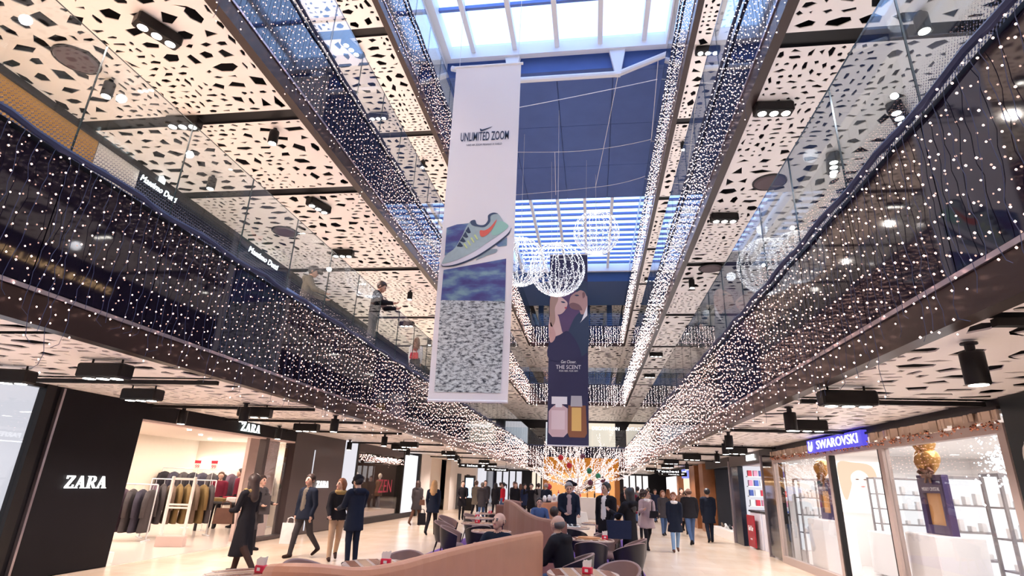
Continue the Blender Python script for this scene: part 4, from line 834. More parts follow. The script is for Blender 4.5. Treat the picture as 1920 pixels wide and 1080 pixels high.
# spray of crystal flakes inside the right-hand window
fk = MB(); rg = random.Random(11)
for i in range(260):
    a, r_ = rg.uniform(0,6.28), abs(rg.gauss(0,.22)); fk.octa((5.15+rg.uniform(-.02,.05), 8.25+r_*math.cos(a)*1.3, 2.2+r_*math.sin(a)), rg.uniform(.008,.02))
tag(fk.build('crystal_flakes', emis('flake_glint', (.9,.93,1), 2.2, sample=False)), 'spray of glittering crystal flakes hung in the right-hand crystal shop window', 'decoration', kind='stuff')
rs = thing('round_sign', 'round pale ring sign on the dark pillar at the right edge', 'sign', (XRS-.08, 7.1, 2.18)); mb = MB()
mb.tube([(0,.26*math.cos(2*PI*k/28),.26*math.sin(2*PI*k/28)) for k in range(29)], .035, 6, cap=False); mb.build('ring', M_WHITE, rs, True); MB().prism(ell(0,0,.22,.22), lambda u, v, d: (.03-d*.01,u,v), 1).build('disc', M_DARK, rs, fix=True)
# --- small accessory shop with counters
struct(B('wall_right', M_WHITE, 7.4, 7.6, 18.2, 27, 0, 2.9)); struct(B('wall_back', M_COOLGLOW, 5.4, 7.4, 22.2, 22.3, .0, 2.6)); struct(B('ceiling', M_WHITE, 5.2, 7.4, 18.3, 22.3, 2.6, 2.7)); area((6.2,20.2,2.55), 1.2, 3, 60, (.9,.95,1))
text('PARFEL.', 'lettering', .24, M_SIGN, wr, (-.02,19.3,2.74), (0,-1,0), (0,0,1), .01, width=1.05, bold=.008)
for x, y, l in ((5.55,19.1,'pale counter with dark top nearer the mirror panel'),(5.55,20.5,'pale counter with dark top beside the dark door')):
    t = thing('shop_counter', l, 'counter', (x,y,0)); MB().bbox(-.3,.3,-.6,.6,0,1.1,.02).build('body', mat('pale_blue_white', (.72,.72,.80), .4), t); MB().bbox(-.34,.34,-.64,.64,1.1,1.15,.015).build('counter_top', M_DARK, t)
cols = [mat('sale_red', (.6,.03,.06), .5), M_WHITE, mat('pack_blue', (.06,.10,.35), .5), mat('pack_pink', (.6,.25,.35), .5)]; sh = thing('wall_shelf', 'shelf rack of small packages on the accessory shop back wall', 'shelf', (6.3,22.1,0))
for k in range(5): MB().box(-.8,.8,-.12,.08,.9+.33*k,.93+.33*k).build('shelf_board', M_WHITE, sh)
for k in range(5):
    for q in range(8): o = MB().bbox(-.07,.07,-.06,.06,0,.2,.008).build('package', cols[(k*5+q*3) % 4], None, False, (5.6+.2*q,22.07,.93+.33*k)); tag(o, '%s package on the accessory shop rack, %s shelf from the bottom, %s from the left' % (('red','white','blue','pink')[(k*5+q*3) % 4], ('first','second','third','fourth','fifth')[k], ('first','second','third','fourth','fifth','sixth','seventh','eighth')[q]), 'package', 'packages on the accessory rack')
ad = thing('floor_poster', 'red poster board with white script leaning on the accessory counter', 'poster', (5.1,20.5,0)); MB().box(-.02,.02,-.42,.42,.05,1.0).build('board', mat('poster_red', (.33,.015,.03), .4), ad); text('Kod Oor', 'lettering', .2, M_PTXT, ad, (-.025,0,.60), (0,-1,0), (0,0,1), .002, width=.6, shear=.15, bold=.01); text('POPUST', 'lettering', .07, M_PTXT, ad, (-.025,0,.28), (0,-1,0), (0,0,1), .002)
# shoes and goods in the next display
for k in range(5):
    t = tag(MB().tube([(5.3,22.9+.7*k,.36),(5.3,23.05+.7*k,.38),(5.3,23.18+.7*k,.46)], [.05,.055,.04], 8).build('shoe', [MATS['pack_blue'], cols[0], M_DARK, M_WHITE, MATS['cloth_brown']][k], None, True), '%s shoe on the lit display plinth' % ('blue','red','black','white','brown')[k], 'shoe', 'shoes on the display plinth')
# far end of the ground floor
kb = thing('coffee_kiosk', 'orange framed coffee kiosk behind the lit tree', 'kiosk', (-.65,33.4,0)); M_ORA = mat('kiosk_orange', (.72,.28,.02), .5); M_ORAD = mat('kiosk_copper', (.40,.16,.04), .4)
MB().box(-2.1,2.1,-.2,.2,2.35,3.2).build('fascia_board', M_ORA, kb)
for x in (-2.0,2.0): MB().box(x-.14,x+.14,-.22,.22,0,2.4).build('post', M_ORAD, kb)
MB().box(-2,2,1.0,1.1,0,2.4).build('back_wall', emis('kiosk_back_glow', (1,.45,.14), .6), kb); MB().bbox(-1.9,1.9,-.35,.3,0,1.1,.02).build('counter', M_WHITE, kb)
for x in (-.35,1.2): MB().box(x-.4,x+.4,.9,.98,1.35,2.1).build('menu_board', emis('menu_glow', (.6,.6,.9), 1.0), kb)
MB().prism(ell(.42,1.75,.28,.34), lambda u, v, d: (u,.85-d*.02,v), 1).build('round_logo', M_DARK, kb, fix=True)
for k in range(9): o = MB().lathe([(.04,0),(.045,.18),(.02,.24),(.02,.32)], 10, (0,0,0)).build('bottle', [M_DARK, MATS['sale_red'], M_ORAD][k % 3], None, True, (-2.3+.4*k,33.2,1.10)); tag(o, '%s bottle on the kiosk counter, %s from the left' % (('black','red','copper')[k % 3], ('first','second','third','fourth','fifth','sixth','seventh','eighth','ninth')[k]), 'bottle', 'bottles on the kiosk counter')
area((-.65,34,2.3), 3, .6, 60, (1,.7,.4))
for x0_, x1_, m_ in ((-8.6,-6.2,M_COOLGLOW),(-5.4,-3.6,emis('far_shop_warm', (1,.82,.66), .7)),(2.6,4.8,emis('white_shop_glow', (1,.95,.95), .8))): struct(B('wall_back', m_, x0_, x1_, 52, 52.2, 0, 2.7)); [struct(B('trim_%d' % ({-8.6:20,-5.4:30,2.6:40}[x0_]+k_), M_DARK, x0_+(x1_-x0_)*k_/4-.06, x0_+(x1_-x0_)*k_/4+.06, 51.9, 51.99, 0, 2.7)) for k_ in range(5)]
# ================================================================ UPPER SIGNS
M_GOLDT = emis('gold_letters', (1,.62,.30), 3.5)
for s_, x, y, z, ux, sz, w_, m_, sh_, l in (('Massimo Dutti', -9.28, 9.5, 7.44, (0,1,0), .2, 1.05, M_SIGN, .25, 'white script shop name on the left upper header nearest the camera'), ('Massimo Dutti', -9.28, 13.6, 7.50, (0,1,0), .24, 1.5, M_SIGN, .25, 'white script shop name on the left upper header farther along'),
     ('SWISS & JEWELLERY', 5.6, 13.2, 7.1, (0,-1,0), .30, 4.0, M_GOLDT, 0, 'gold capital lettering on the right upper shopfront'), ('LOSAN', 5.6, 13.9, 11.9, (0,-1,0), .36, 1.5, M_SIGN, 0, 'white capital lettering on the right shopfront two floors up')):
    t = sign('shopfront_sign', l, (x,y,z)); text(s_, 'lettering', sz, m_, t, (0,0,0), ux, (0,0,1), .01, width=w_, shear=sh_)
    if w_ == 1.05: MB().prism([(-.09,.16),(.09,.16),(.09,.27),(0,.33),(-.09,.27)], lambda u, v, d: (.01+d*.01,u,v), 1).build('crest', M_SIGN, t, fix=True)
for s_, x, y, z, sz, w_, l in (('Steve Bilgin', .95, 55.9, 10.6, .5, 2.4, 'script shop name on the far wall two floors up'), ('Ur', -2.9, 55.9, 10.6, .8, 1.0, 'short white shop name beside the red flower on the far wall'), ('DECATHLON', 1.3, 55.9, 7.0, .45, 2.6, 'grey capital shop name on the far wall one floor up')):
    t = sign('shopfront_sign', l, (x,y,z)); text(s_, 'lettering', sz, M_SIGNT, t, (0,0,0), (1,0,0), (0,0,1), .01, width=w_)
t = thing('flower_emblem', 'red flower emblem beside the short white shop name on the far wall', 'sign', (-3.9,55.9,10.6)); MB().prism([(.38*math.cos(2*PI*k/40)*(1+.18*math.cos(8*2*PI*k/40)), .38*math.sin(2*PI*k/40)*(1+.18*math.cos(8*2*PI*k/40))) for k in range(40)], lambda u, v, d: (u,-d*.03,v), 1).build('petals', emis('emblem_red', (.9,.05,.06), 1.5), t, fix=True)
for z0, z1, x0_, x1_, m_ in ((FZ[0],7.5,-4.5,-1.5,M_COOLGLOW),(FZ[0],7.5,-.5,2.2,emis('far_shop_warm', (1,.82,.66), .7)),(FZ[1],12,-4.8,2.4,mat('far_blue_wall', (.05,.08,.2), .2))): struct(B('wall_back', m_, x0_, x1_, 55.93, 56, z0+.1, z1))
# ================================================================ CAFE
M_CARP = mat('purple_carpet', (.13,.06,.30), .9, noise=.15, nscale=40); M_LEATH = mat('tan_brown_leather', (.52,.24,.14), .42, noise=.10, nscale=5, bump=.05); M_LEATH2 = mat('dark_brown_leather', (.22,.10,.08), .42, noise=.10, nscale=5)
struct(B('floor', M_CARP, -4.0, 1.06, 2.5, 21, 0, .012))
def wall_path(name, label, pts, th, m, seams=True):
    root = thing(name, label, 'partition', (pts[0][0], pts[0][1], 0)); o = Vector((pts[0][0], pts[0][1], 0))
    P = []
    for i in range(len(pts)-1):
        for j in range(4):
            p0, p1, p2, p3 = pts[max(i-1,0)], pts[i], pts[i+1], pts[min(i+2,len(pts)-1)]; t = j/4
            P.append(tuple(.5*(2*p1[a]+(p2[a]-p0[a])*t+(2*p0[a]-5*p1[a]+4*p2[a]-p3[a])*t*t+(3*p1[a]-p0[a]-3*p2[a]+p3[a])*t**3) for a in range(3)))
    P.append(pts[-1]); rings = []
    for i, p in enumerate(P):
        a, b = P[max(i-1,0)], P[min(i+1,len(P)-1)]; d = Vector((b[0]-a[0], b[1]-a[1], 0)).normalized(); nn = Vector((-d.y, d.x, 0)); c = Vector((p[0],p[1],0)) - o; z = p[2]; r = th*.5
        rings.append([c+nn*r, c+nn*r+Vector((0,0,z-.05)), c+nn*r*.75+Vector((0,0,z-.015)), c+nn*r*.3+Vector((0,0,z)), c-nn*r*.3+Vector((0,0,z)), c-nn*r*.75+Vector((0,0,z-.015)), c-nn*r+Vector((0,0,z-.05)), c-nn*r])
    per = 4
    for s0 in range(0, len(rings)-1, per):
        seg = rings[s0:s0+per+1]; mb = MB(); n = 8; vs = []
        for k, rg_ in enumerate(seg):
            ins = .006 if k in (0, len(seg)-1) else 0
            cen = sum((Vector(v) for v in rg_), Vector())/8
            vs += [Vector(v) + (Vector((cen.x-v.x, cen.y-v.y, 0)).normalized()*ins) for v in rg_]
        fs = []
        for k in range(len(seg)-1):
            for q in range(n-1): fs.append((k*n+q, (k+1)*n+q, (k+1)*n+q+1, k*n+q+1))
        fs.append(tuple(range(n))); fs.append(tuple(range(len(seg)*n-1, (len(seg)-1)*n-1, -1))); mb.add(vs, fs); mb.build('leather_panel', m, root, fix=True)
    return root
wall_path('booth_partition', 'tan leather booth partition curving along the foreground', [(-2.35,4.25,1.07),(-2.15,4.1,1.105),(-1.9,4.12,1.11),(-1.7,4.3,1.078),(-1.55,4.6,1.079),(-1.46,5.0,1.086),(-1.38,5.5,1.088),(-1.25,6.2,1.089),(-1.08,7.0,1.09),(-.9,7.7,1.091),(-.73,8.3,1.095)], .12, M_LEATH)
wall_path('booth_partition', 'dark brown leather booth partition with scrolled end in the middle of the cafe', [(-2.1,17.3,1.2),(-2.35,17.1,1.24),(-2.45,16.7,1.25),(-2.2,16,1.248),(-1.85,14.8,1.186),(-1.5,13.6,1.096),(-1.15,12.3,1.071),(-.8,11.2,1.092),(-.5,10.6,1.10)], .12, M_LEATH2)
wall_path('booth_partition', 'low brown leather booth end beside the scrolled partition', [(-3.0,18.6,1.05),(-2.85,18.5,1.05),(-2.6,18.4,1.05)], .12, M_LEATH2)
wall_path('booth_partition', 'pale tan booth partition behind the seated man in blue', [(-1.9,21,1.1),(-1.5,20.4,1.12),(-1.0,20.0,1.2),(-.7,19.8,1.3)], .12, M_LEATH)
M_SHELL = mat('black_chair_shell', (.02,.018,.024), .35); M_INNER = mat('mauve_chair_leather', (.27,.17,.15), .5, noise=.08); M_LEG = mat('dark_wood_leg', (.03,.02,.02), .5)
def chair():
    t = empty('tub_chair'); N = 22; vs = []; fs = []
    def rr(k): return math.radians(-118 + 236*k/N)
    for k in range(N+1):
        a = rr(k); f = abs(a)/math.radians(118); top = .80 - .17*f**1.7; dx, dy = math.sin(a), math.cos(a)
        for r, z in ((.235,.36),(.275,.5),(.30,top-.012)): vs.append((dx*r, dy*r, z))
        for r, z in ((.29,top),(.272,top)): vs.append((dx*r, dy*r, z))
        for r, z in ((.262,top-.012),(.245,.5),(.21,.40)): vs.append((dx*r, dy*r, z))
    def strip(sel, m, name):
        mb = MB(); fsx = []
        for k in range(N):
            for q in sel: fsx.append((k*8+q, k*8+q+1, (k+1)*8+q+1, (k+1)*8+q))
        mb.add(vs, fsx)
        return mb.build(name, m, t, True)
    strip((0,1), M_SHELL, 'outer_shell'); strip((2,3,4), M_INNER, 'rim'); strip((5,6), M_INNER, 'backrest')
    MB().lathe([(.18,.33),(.225,.35),(.235,.40),(.225,.445),(.19,.46),(.02,.465)], 22).build('seat', M_INNER, t, True)
    for a in (-1,1):
        for b in (-1,1): MB().tube([(a*.15,b*.15,.36),(a*.22,b*.22,0)], [.018,.011], 7).build('leg', M_LEG, t)
    return t
def table(r=.42):
    t = empty('cafe_table'); MB().lathe([(r-.01,.715),(r,.722),(r,.742),(r-.01,.75)], 30).build('table_top', mat('pale_table_edge', (.55,.42,.35), .3), t)
    for k in range(5):
        x = -.30+.15*k; w = math.sqrt(max(.01,(r-.03)**2-x*x)); MB().box(x-.055,x+.055,-w,w,.75,.752).build('inlay_strip', mat('red_wood_strip', (.25,.09,.05), .25, noise=.2) if k % 2 == 0 else mat('light_wood_strip', (.50,.30,.18), .25, noise=.2), t)
    MB().lathe([(.2,0),(.2,.02),(.04,.04),(.035,.7),(.08,.716)], 16).build('pedestal', M_BLACK, t, True); return t
def napkin():
    t = empty('napkin_holder'); MB().bbox(-.055,.055,-.04,.04,0,.07,.008).build('holder', mat('napkin_red', (.65,.02,.06), .4), t); MB().box(-.02,.02,-.0405,-.0402,.02,.05).build('emblem', M_WHITE, t)
    for k in range(3): MB().add([(-.045+.01*k,-.025+.02*k,.02),(.045-.005*k,-.02+.02*k,.02),(.05,-.028+.022*k,.13+.012*k),(.0,-.03+.022*k,.15-.01*k),(-.05,-.027+.02*k,.12+.01*k)], [(0,1,2,3,4)]).build('napkin', M_WHITE, t)
    return t
CH, TB, NP = chair(), table(), napkin(); us = {'c':0,'t':0,'n':0}
def put(src, key, x, y, z, rz, label, cat, group):
    o = dup(src) if us[key] else src
    us[key] = 1; o.location = (x,y,z); o.rotation_euler = (0,0,rz); tag(o, label, cat, group)
TBL = [(-3.38,5.72,'at the bottom left beside the near partition end'),(-2.5,6.95,'just behind the near tan partition'),(-2.1,12.4,'behind the seated bald man in blue'),(-2.78,14.45,'left of the scrolled partition, nearer row'),(-3.15,16.6,'left of the scrolled partition, middle row'),(-3.4,19.1,'left of the scrolled partition, farthest row'),(-.12,7.2,'at the bottom edge right of the near partition'),(-.02,11.72,'in the right half of the cafe with a pizza board'),(-.50,14.7,'in front of the standing man looking down'),(.1,16.6,'below the kiosk counter in the right half of the cafe'),(-1.9,19.6,'beside the seated man in the blue jacket')]
for x, y, l in TBL: put(TB, 't', x, y, 0, random.uniform(0,3), 'striped round table ' + l, 'table', 'round cafe tables')
for i, (x, y, l) in enumerate(TBL):
    if i in (8,9): continue
    ox, oy = ((.05,.12),(.12,-.10),(.15,.05),(-.02,0),(-.1,.1),(.1,0),(.05,-.05),(.24,.05),(0,0),(0,0),(0,.2))[i]
    put(NP, 'n', x+ox, y+oy, .752, random.uniform(-.6,.6), 'napkin holder on table ' + l, 'napkin holder', 'napkin holders')
CHR = [(-3.12,6.45,1.1,'left of the table just behind the near partition'),(-2.45,7.72,0,'beyond the table just behind the near partition'),(-2.95,12.6,1.6,'nearest in the left row by the aisle'),(-3.45,13.95,1.4,'second in the left row by the aisle'),(-3.9,16.0,1.2,'third in the left row by the aisle'),(-3.55,17.6,1.2,'fourth in the left row by the aisle'),(-2.55,13.3,-2.6,'between two tables left of the scrolled partition'),(-2.9,18.1,2.9,'at the farthest left table'),
  (-.04,10.85,PI,'with black shell toward the camera in front of the pizza table'),(.62,11.0,-2.3,'with black shell at the carpet edge right of the pizza table'),(.72,11.85,-1.6,'right of the pizza table, farther one'),(.25,12.6,-.3,'beyond the pizza table'),(-.42,13.7,2.8,'behind the pizza table, left one'),(.22,14.4,-1.3,'behind the pizza table, right one'),(.30,7.95,-.5,'with tall mauve back at the bottom edge of the cafe'),(-.28,8.85,-1.6,'under the man in the black puffer jacket'),(-1.42,9.05,.2,'under the seated bald man in blue'),(-.86,13.15,PI,'under the person in the white sweater'),(-1.62,18.4,0,'under the seated man in the blue jacket'),(.55,16.9,-1.5,'below the kiosk counter')]
for x, y, rz, l in CHR: put(CH, 'c', x, y, 0, rz, 'tub chair ' + l, 'chair', 'tub chairs in the cafe')
t = thing('pizza_board', 'wooden board with a pizza on the round table in the right half', 'food', (-.08,11.66,.752)); MB().lathe([(.24,0),(.25,.008),(.24,.016)], 26).build('board', mat('pale_board', (.55,.32,.18), .5), t); MB().lathe([(.21,.016),(.215,.03),(.19,.032),(.02,.028)], 24).build('pizza', mat('pizza_top', (.55,.25,.10), .6, noise=.5, nscale=25), t)
tr_ = thing('tray', 'white tray of crumpled wrappers on the table before the standing man', 'tray', (-.5,14.65,.752)); MB().bbox(-.2,.2,-.15,.15,0,.02,.008).build('tray_base', M_WHITE, tr_)
for k in range(5): MB().obox((-.12+.06*k,-.05+.03*(k % 3),.045),(.09,.06,.03),k*.7,.3,.2).build('wrapper', [M_WHITE, M_DARK][k % 2], tr_)
for k in range(6):
    o = thing('flower_pot', 'small white pot on the ledge behind the seated man in blue, %s from the left' % ('first','second','third','fourth','fifth','sixth')[k], 'pot', (-1.65+.17*k,20.5-.13*k,1.13+.03*k), 0, 'white pots on the booth ledge'); MB().lathe([(.05,0),(.075,.12),(.07,.13),(.06,.12)], 14).build('pot', M_WHITE, o, True); MB().sphere((0,0,.15), .06, 8, 6).build('white_foliage', mat('white_foliage', (.8,.8,.8), .7), o, True)
# ================================================================ PEOPLE
def snets(f, o, h):
    ins = f < 0; A = np.array(f.shape); c = np.zeros(A-1, int)
    offs = [(i,j,k) for i in (0,1) for j in (0,1) for k in (0,1)]
    for d in offs: c += ins[d[0]:A[0]-1+d[0], d[1]:A[1]-1+d[1], d[2]:A[2]-1+d[2]]
    ac = np.argwhere((c > 0) & (c < 8)); idx = -np.ones(A-1, int); idx[tuple(ac.T)] = np.arange(len(ac))
    val = np.stack([f[ac[:,0]+d[0], ac[:,1]+d[1], ac[:,2]+d[2]] for d in offs], 1); pos = np.zeros((len(ac),3)); cnt = np.zeros(len(ac)); D = np.array(offs, float)
    for a in range(8):
        for b in range(a+1, 8):
            if np.abs(D[a]-D[b]).sum() != 1: continue
            va, vb = val[:,a], val[:,b]; m = (va < 0) != (vb < 0); t = np.where(m, va/np.where(m, va-vb, 1), 0)
            pos[m] += (D[a] + t[:,None]*(D[b]-D[a]))[m]; cnt[m] += 1
    P = (ac + pos/cnt[:,None])*h + o; F = []
    for ax in range(3):
        u, v = [(1,2),(2,0),(0,1)][ax]; sl0 = [slice(None)]*3; sl1 = [slice(None)]*3; sl0[ax] = slice(0,-1); sl1[ax] = slice(1,None)
        s = ins[tuple(sl0)] != ins[tuple(sl1)]; e = np.argwhere(s); ok = (e[:,u] > 0) & (e[:,v] > 0) & (e[:,u] < A[u]-1) & (e[:,v] < A[v]-1); e = e[ok]
        du = np.zeros(3,int); du[u] = 1; dv = np.zeros(3,int); dv[v] = 1
        q = np.stack([idx[tuple((e-du-dv).T)], idx[tuple((e-dv).T)], idx[tuple(e.T)], idx[tuple((e-du).T)]], 1)
        fl = ins[tuple(e.T)]; q[~fl] = q[~fl][:, ::-1]; F.append(q)
    return P, np.concatenate(F)
def sd(p, pr):
    k = pr[0]
    if k == 'rc':
        a, b, ra, rb = np.array(pr[1], float), np.array(pr[2], float), pr[3], pr[4]; sy = pr[6] if len(pr) > 6 and pr[6] else 1
        q = p.copy(); cy = a[1]; q[:,1] = (q[:,1]-cy)/sy + cy; b2 = b.copy(); b2[1] = (b[1]-cy)/sy + cy
        ba = b2-a; hh = np.clip(((q-a)@ba)/max(1e-9, ba@ba), 0, 1); d = (np.linalg.norm(q-a-hh[:,None]*ba, axis=1) - (ra+(rb-ra)*hh))*min(1, sy)
        if len(pr) > 7: d = np.maximum(d, pr[7]-p[:,2])
        return d
    if k == 'el':
        c, r = np.array(pr[1], float), np.array(pr[2], float); q = (p-c)/r; n = np.linalg.norm(q, axis=1); return (n-1)*r.min()*1.0
    if k == 'cap':        # hair cap: ellipsoid minus face ball
        c, r = np.array(pr[1], float), np.array(pr[2], float); q = (p-c)/r; d = (np.linalg.norm(q, axis=1)-1)*r.min(); fc, fr = np.array(pr[3], float), pr[4]
        return np.maximum(d, fr-np.linalg.norm((p-fc)*np.array([1,1,.85]), axis=1))
def mesh_sdf(prims, h, k=.018, pad=.05):
    lo = np.full(3, 9.); hi = -lo
    for pr in prims:
        if pr[0] == 'rc': pts = [(pr[1], pr[3]), (pr[2], pr[4])]
        else: pts = [(pr[1], max(pr[2]))]
        for c, r in pts: lo = np.minimum(lo, np.array(c)-r); hi = np.maximum(hi, np.array(c)+r)
    lo -= pad; hi += pad; n = np.ceil((hi-lo)/h).astype(int)+1
    g = np.stack(np.meshgrid(*[lo[i]+h*np.arange(n[i]) for i in range(3)], indexing='ij'), -1).reshape(-1,3)
    d = None
    for pr in prims:
        e = sd(g, pr)
        if d is None: d = e
        else: hh = np.clip(.5+.5*(e-d)/k, 0, 1); d = d*hh + e*(1-hh) - k*hh*(1-hh)
    P, F = snets(d.reshape(n), lo, h)
    cen = P[F].mean(1); best = np.full(len(cen), 9.); tg = np.zeros(len(cen), int)
    for pr in prims:
        e = sd(cen, pr); m = e < best; best[m] = e[m]; tg[m] = pr[5] if pr[0] == 'rc' else pr[-1]
    return P, F, tg
SKIN = mat('skin', (.52,.32,.25), .55); EYE = mat('eye_dark', (.03,.02,.02), .3); LIP = mat('lips', (.42,.15,.14), .5)
PAL = dict(black=(.014,.013,.017), navy=(.018,.024,.055), dknavy=(.012,.016,.03), grey=(.12,.11,.115), dkgrey=(.045,.04,.045), brown=(.10,.05,.035), dkbrown=(.035,.02,.018), blond=(.38,.22,.10), auburn=(.20,.075,.035), beige=(.42,.29,.20), white=(.72,.70,.70), jeans=(.06,.10,.20), ltjeans=(.20,.32,.50), red=(.45,.015,.03), mauve=(.34,.26,.28), wine=(.16,.02,.04), khaki=(.14,.12,.10), blue=(.06,.10,.22), fur=(.28,.19,.08), skirt=(.36,.30,.31), pink=(.45,.30,.30), gray2=(.25,.24,.25))
def cm(c): return mat('wear_'+c, PAL[c], .85, spec=.12, noise=.15, nscale=9)
def person(label, x, y, rz, H=1.72, top='black', legs='black', shoes='black', hair=('short','dkbrown'), coat=None, shirt=None, stride=0, arms=((0,.08,.15),(0,.08,.15)), look=0, nod=0, seat=None, boots=0, fur=None, scarf=None, hat=None, bare=False, detail=2, female=False, puff=0, z=0, hood=None, lean=0, skirt=None, group=None):
    s = H/1.75; hip = .92 if seat is None else seat/s+.05; dz = hip-.92; T = {0:SKIN,1:cm(top),2:cm(legs),3:cm(shoes),4:cm(shirt or top),5:EYE,6:LIP,7:cm(fur or scarf or top),8:cm(skirt or top)}
    pr = []; A = lambda *q: pr.append(q); Z = lambda v: v+dz; sw = .185 if not female else .160; tw = .178 if not female else .155; tw += puff
    ly = lambda zz: -lean*(zz-.92)          # forward lean of the trunk
    def pt(px, py, pz): return (px, py+ly(pz), Z(pz))
    A('rc', pt(0,0,1.0), pt(0,0,1.30), tw*(.9 if not female else .84), tw, 1, .66); A('rc', pt(-sw+.03,0,1.405), pt(sw-.03,0,1.405), .074+puff*.5, .074+puff*.5, 1)
    A('rc', (-.06,0,Z(.94)), (.06,0,Z(.94)), .115, .115, 1 if coat else 2, .85)
    if shirt: A('rc', pt(0,-.060-puff*.5,1.02), pt(0,-.060-puff*.5,1.40), .085, .066, 4)
    A('rc', pt(0,.012,1.42), pt(0,-.008,1.55), .056, .052, 0)
    fingers = []
    for i, sg_ in enumerate((-1,1)):
        a = (stride if i == 0 else -stride)*.5; kb = .12+abs(stride)*.55*(a < 0)
        if seat is not None: a, kb = 1.45, 1.40
        hp = Vector((sg_*.085,0,Z(.92))); kn = hp + Vector((sg_*.01,-math.sin(a),-math.cos(a)))*.43; an = kn + Vector((0,-math.sin(a-kb),-math.cos(a-kb)))*.41
        if seat is None: lift = 0
        A('rc', tuple(hp), tuple(kn), .094, .068, 2); A('rc', tuple(kn), tuple(an), .066, .050, 3 if boots else 2)
        fa = min(0, a-kb)*.8 if seat is None else 0; toe = an + Vector((0,-.16*math.cos(fa),-.045+.16*math.sin(fa))); A('rc', tuple(an+Vector((0,.025,-.035))), tuple(toe), .045, .034, 3)
        s_, o_, e_ = arms[i][:3]; inn = arms[i][3] if len(arms[i]) > 3 else .1
        sh = Vector(pt(sg_*(sw+.02),0,1.39)); el = sh + Vector((sg_*math.sin(o_),-math.sin(s_)*math.cos(o_),-math.cos(s_)*math.cos(o_)))*.28; fd = Vector((-sg_*math.sin(inn),-math.sin(s_+e_)*math.cos(inn),-math.cos(s_+e_)*math.cos(inn))).normalized(); wr_ = el + fd*.235
        A('rc', tuple(sh), tuple(el), .064+puff*.6, .053+puff*.5, 1); A('rc', tuple(el), tuple(wr_), .053+puff*.5, .040+puff*.3, 0 if bare else 1); A('rc', tuple(wr_), tuple(wr_+fd*.075), .027, .03, 0)
        fingers.append((wr_+fd*.07, fd, sg_))
    if coat:
        fl_ = .03+abs(stride)*.05
        A('rc', pt(0,0,1.05), (0, (-.12 if seat else 0), Z(coat)+.0), tw*.97, .18+fl_+puff*.5, 1, .72, Z(coat))
    if skirt: A('rc', (0,0,Z(1.0)), (0,0,Z(.45)), .13, .24, 8, .75, Z(.47))
    if fur or scarf:
        for q in range(8):
            t_ = 2*PI*q/8; t2 = 2*PI*(q+1)/8; rr_ = .085 if scarf else .11; A('rc', pt(rr_*math.cos(t_), rr_*.8*math.sin(t_)-.01, 1.455), pt(rr_*math.cos(t2), rr_*.8*math.sin(t2)-.01, 1.455), .042, .042, 7)
    if hood: A('rc', pt(-.08,.10,1.43), pt(.08,.10,1.43), .07, .07, 1)
    hd = []; c, sn = math.cos(look), math.sin(look); cn_, sn_ = math.cos(nod), math.sin(nod); hb = Vector(pt(0,0,1.55))
    def hp_(px, py, pz):     # head frame point -> body frame
        v = Vector((px, py*cn_ - (pz-1.55)*sn_*1, (pz-1.55)*cn_ + py*sn_*1)); v *= 1.09; v.z -= .022; return tuple(hb + Vector((v.x*c - v.y*sn, v.x*sn + v.y*c, v.z)))
    Hh = lambda *q: hd.append(q)
    Hh('rc', hp_(0,.015,1.665), hp_(0,-.02,1.635), .095, .087, 0); Hh('rc', hp_(0,-.03,1.63), hp_(0,-.058,1.572), .076, .046, 0); Hh('rc', hp_(0,.0,1.48), hp_(0,0,1.6), .05, .05, 0)
    if detail > 1:
        Hh('rc', hp_(0,-.098,1.645), hp_(0,-.120,1.612), .010, .014, 0)
        for q in (-1,1): Hh('rc', hp_(q*.086,.01,1.64), hp_(q*.086,.015,1.61), .017,.012, 0); Hh('rc', hp_(q*.032,-.094,1.648), hp_(q*.034,-.094,1.648), .0105,.0105, 5); Hh('rc', hp_(q*.018,-.092,1.672), hp_(q*.05,-.086,1.674), .006,.005, 5)
        Hh('rc', hp_(-.02,-.098,1.588), hp_(.02,-.098,1.588), .008,.008, 6)
    h = {2:.022, 1:.028, 0:.034}[detail]
    V1, F1, t1 = mesh_sdf(pr, h); V2, F2, t2 = mesh_sdf(hd, .0125 if detail > 1 else (.018 if detail else .026), .012)
    V = np.concatenate([V1, V2]); Fq = np.concatenate([F1, F2+len(V1)]); tg_ = np.concatenate([t1, t2])
    mb = MB()
    if detail > 1:
        for b, d, sg_ in fingers:
            d = d.normalized(); side = d.cross(Vector((0,0,1)) if abs(d.z) < .8 else Vector((0,1,0))).normalized(); nrm = side.cross(d)
            for q, ln in enumerate((.065,.078,.074,.058)):
                p0 = b + side*(q-1.5)*.017; mb.tube([p0, p0+d*ln*.5, p0+d*ln*.85+nrm*.018, p0+d*ln*.95+nrm*.034], [.0095,.009,.008,.006], 5)
            p0 = b - d*.045 + side*(.03 if sg_ < 0 else -.03); mb.tube([p0, p0+d*.035+side*(.02 if sg_ < 0 else -.02), p0+d*.06+side*(.018 if sg_ < 0 else -.018)+nrm*.01], [.012,.010,.007], 5)
    nv = len(V); allv = [tuple(q) for q in (V*s)] + [tuple(Vector(q)*s) for q in mb.v]; allf = [tuple(int(i) for i in q) for q in Fq] + [tuple(i+nv for i in q) for q in mb.f]
    zmin = min(q[2] for q in allv) if seat is None else 0
    me = bpy.data.meshes.new('person'); me.from_pydata(allv, [], allf); order = [0,1,2,3,4,5,6,7,8]
    for k_ in order: me.materials.append(T[k_])
    me.polygons.foreach_set('material_index', [int(q) for q in tg_] + [0]*len(mb.f)); me.polygons.foreach_set('use_smooth', [True]*len(me.polygons)); me.update()
    o = link('person', me, None, (x, y, z - zmin), rz); tag(o, label, 'person', group)
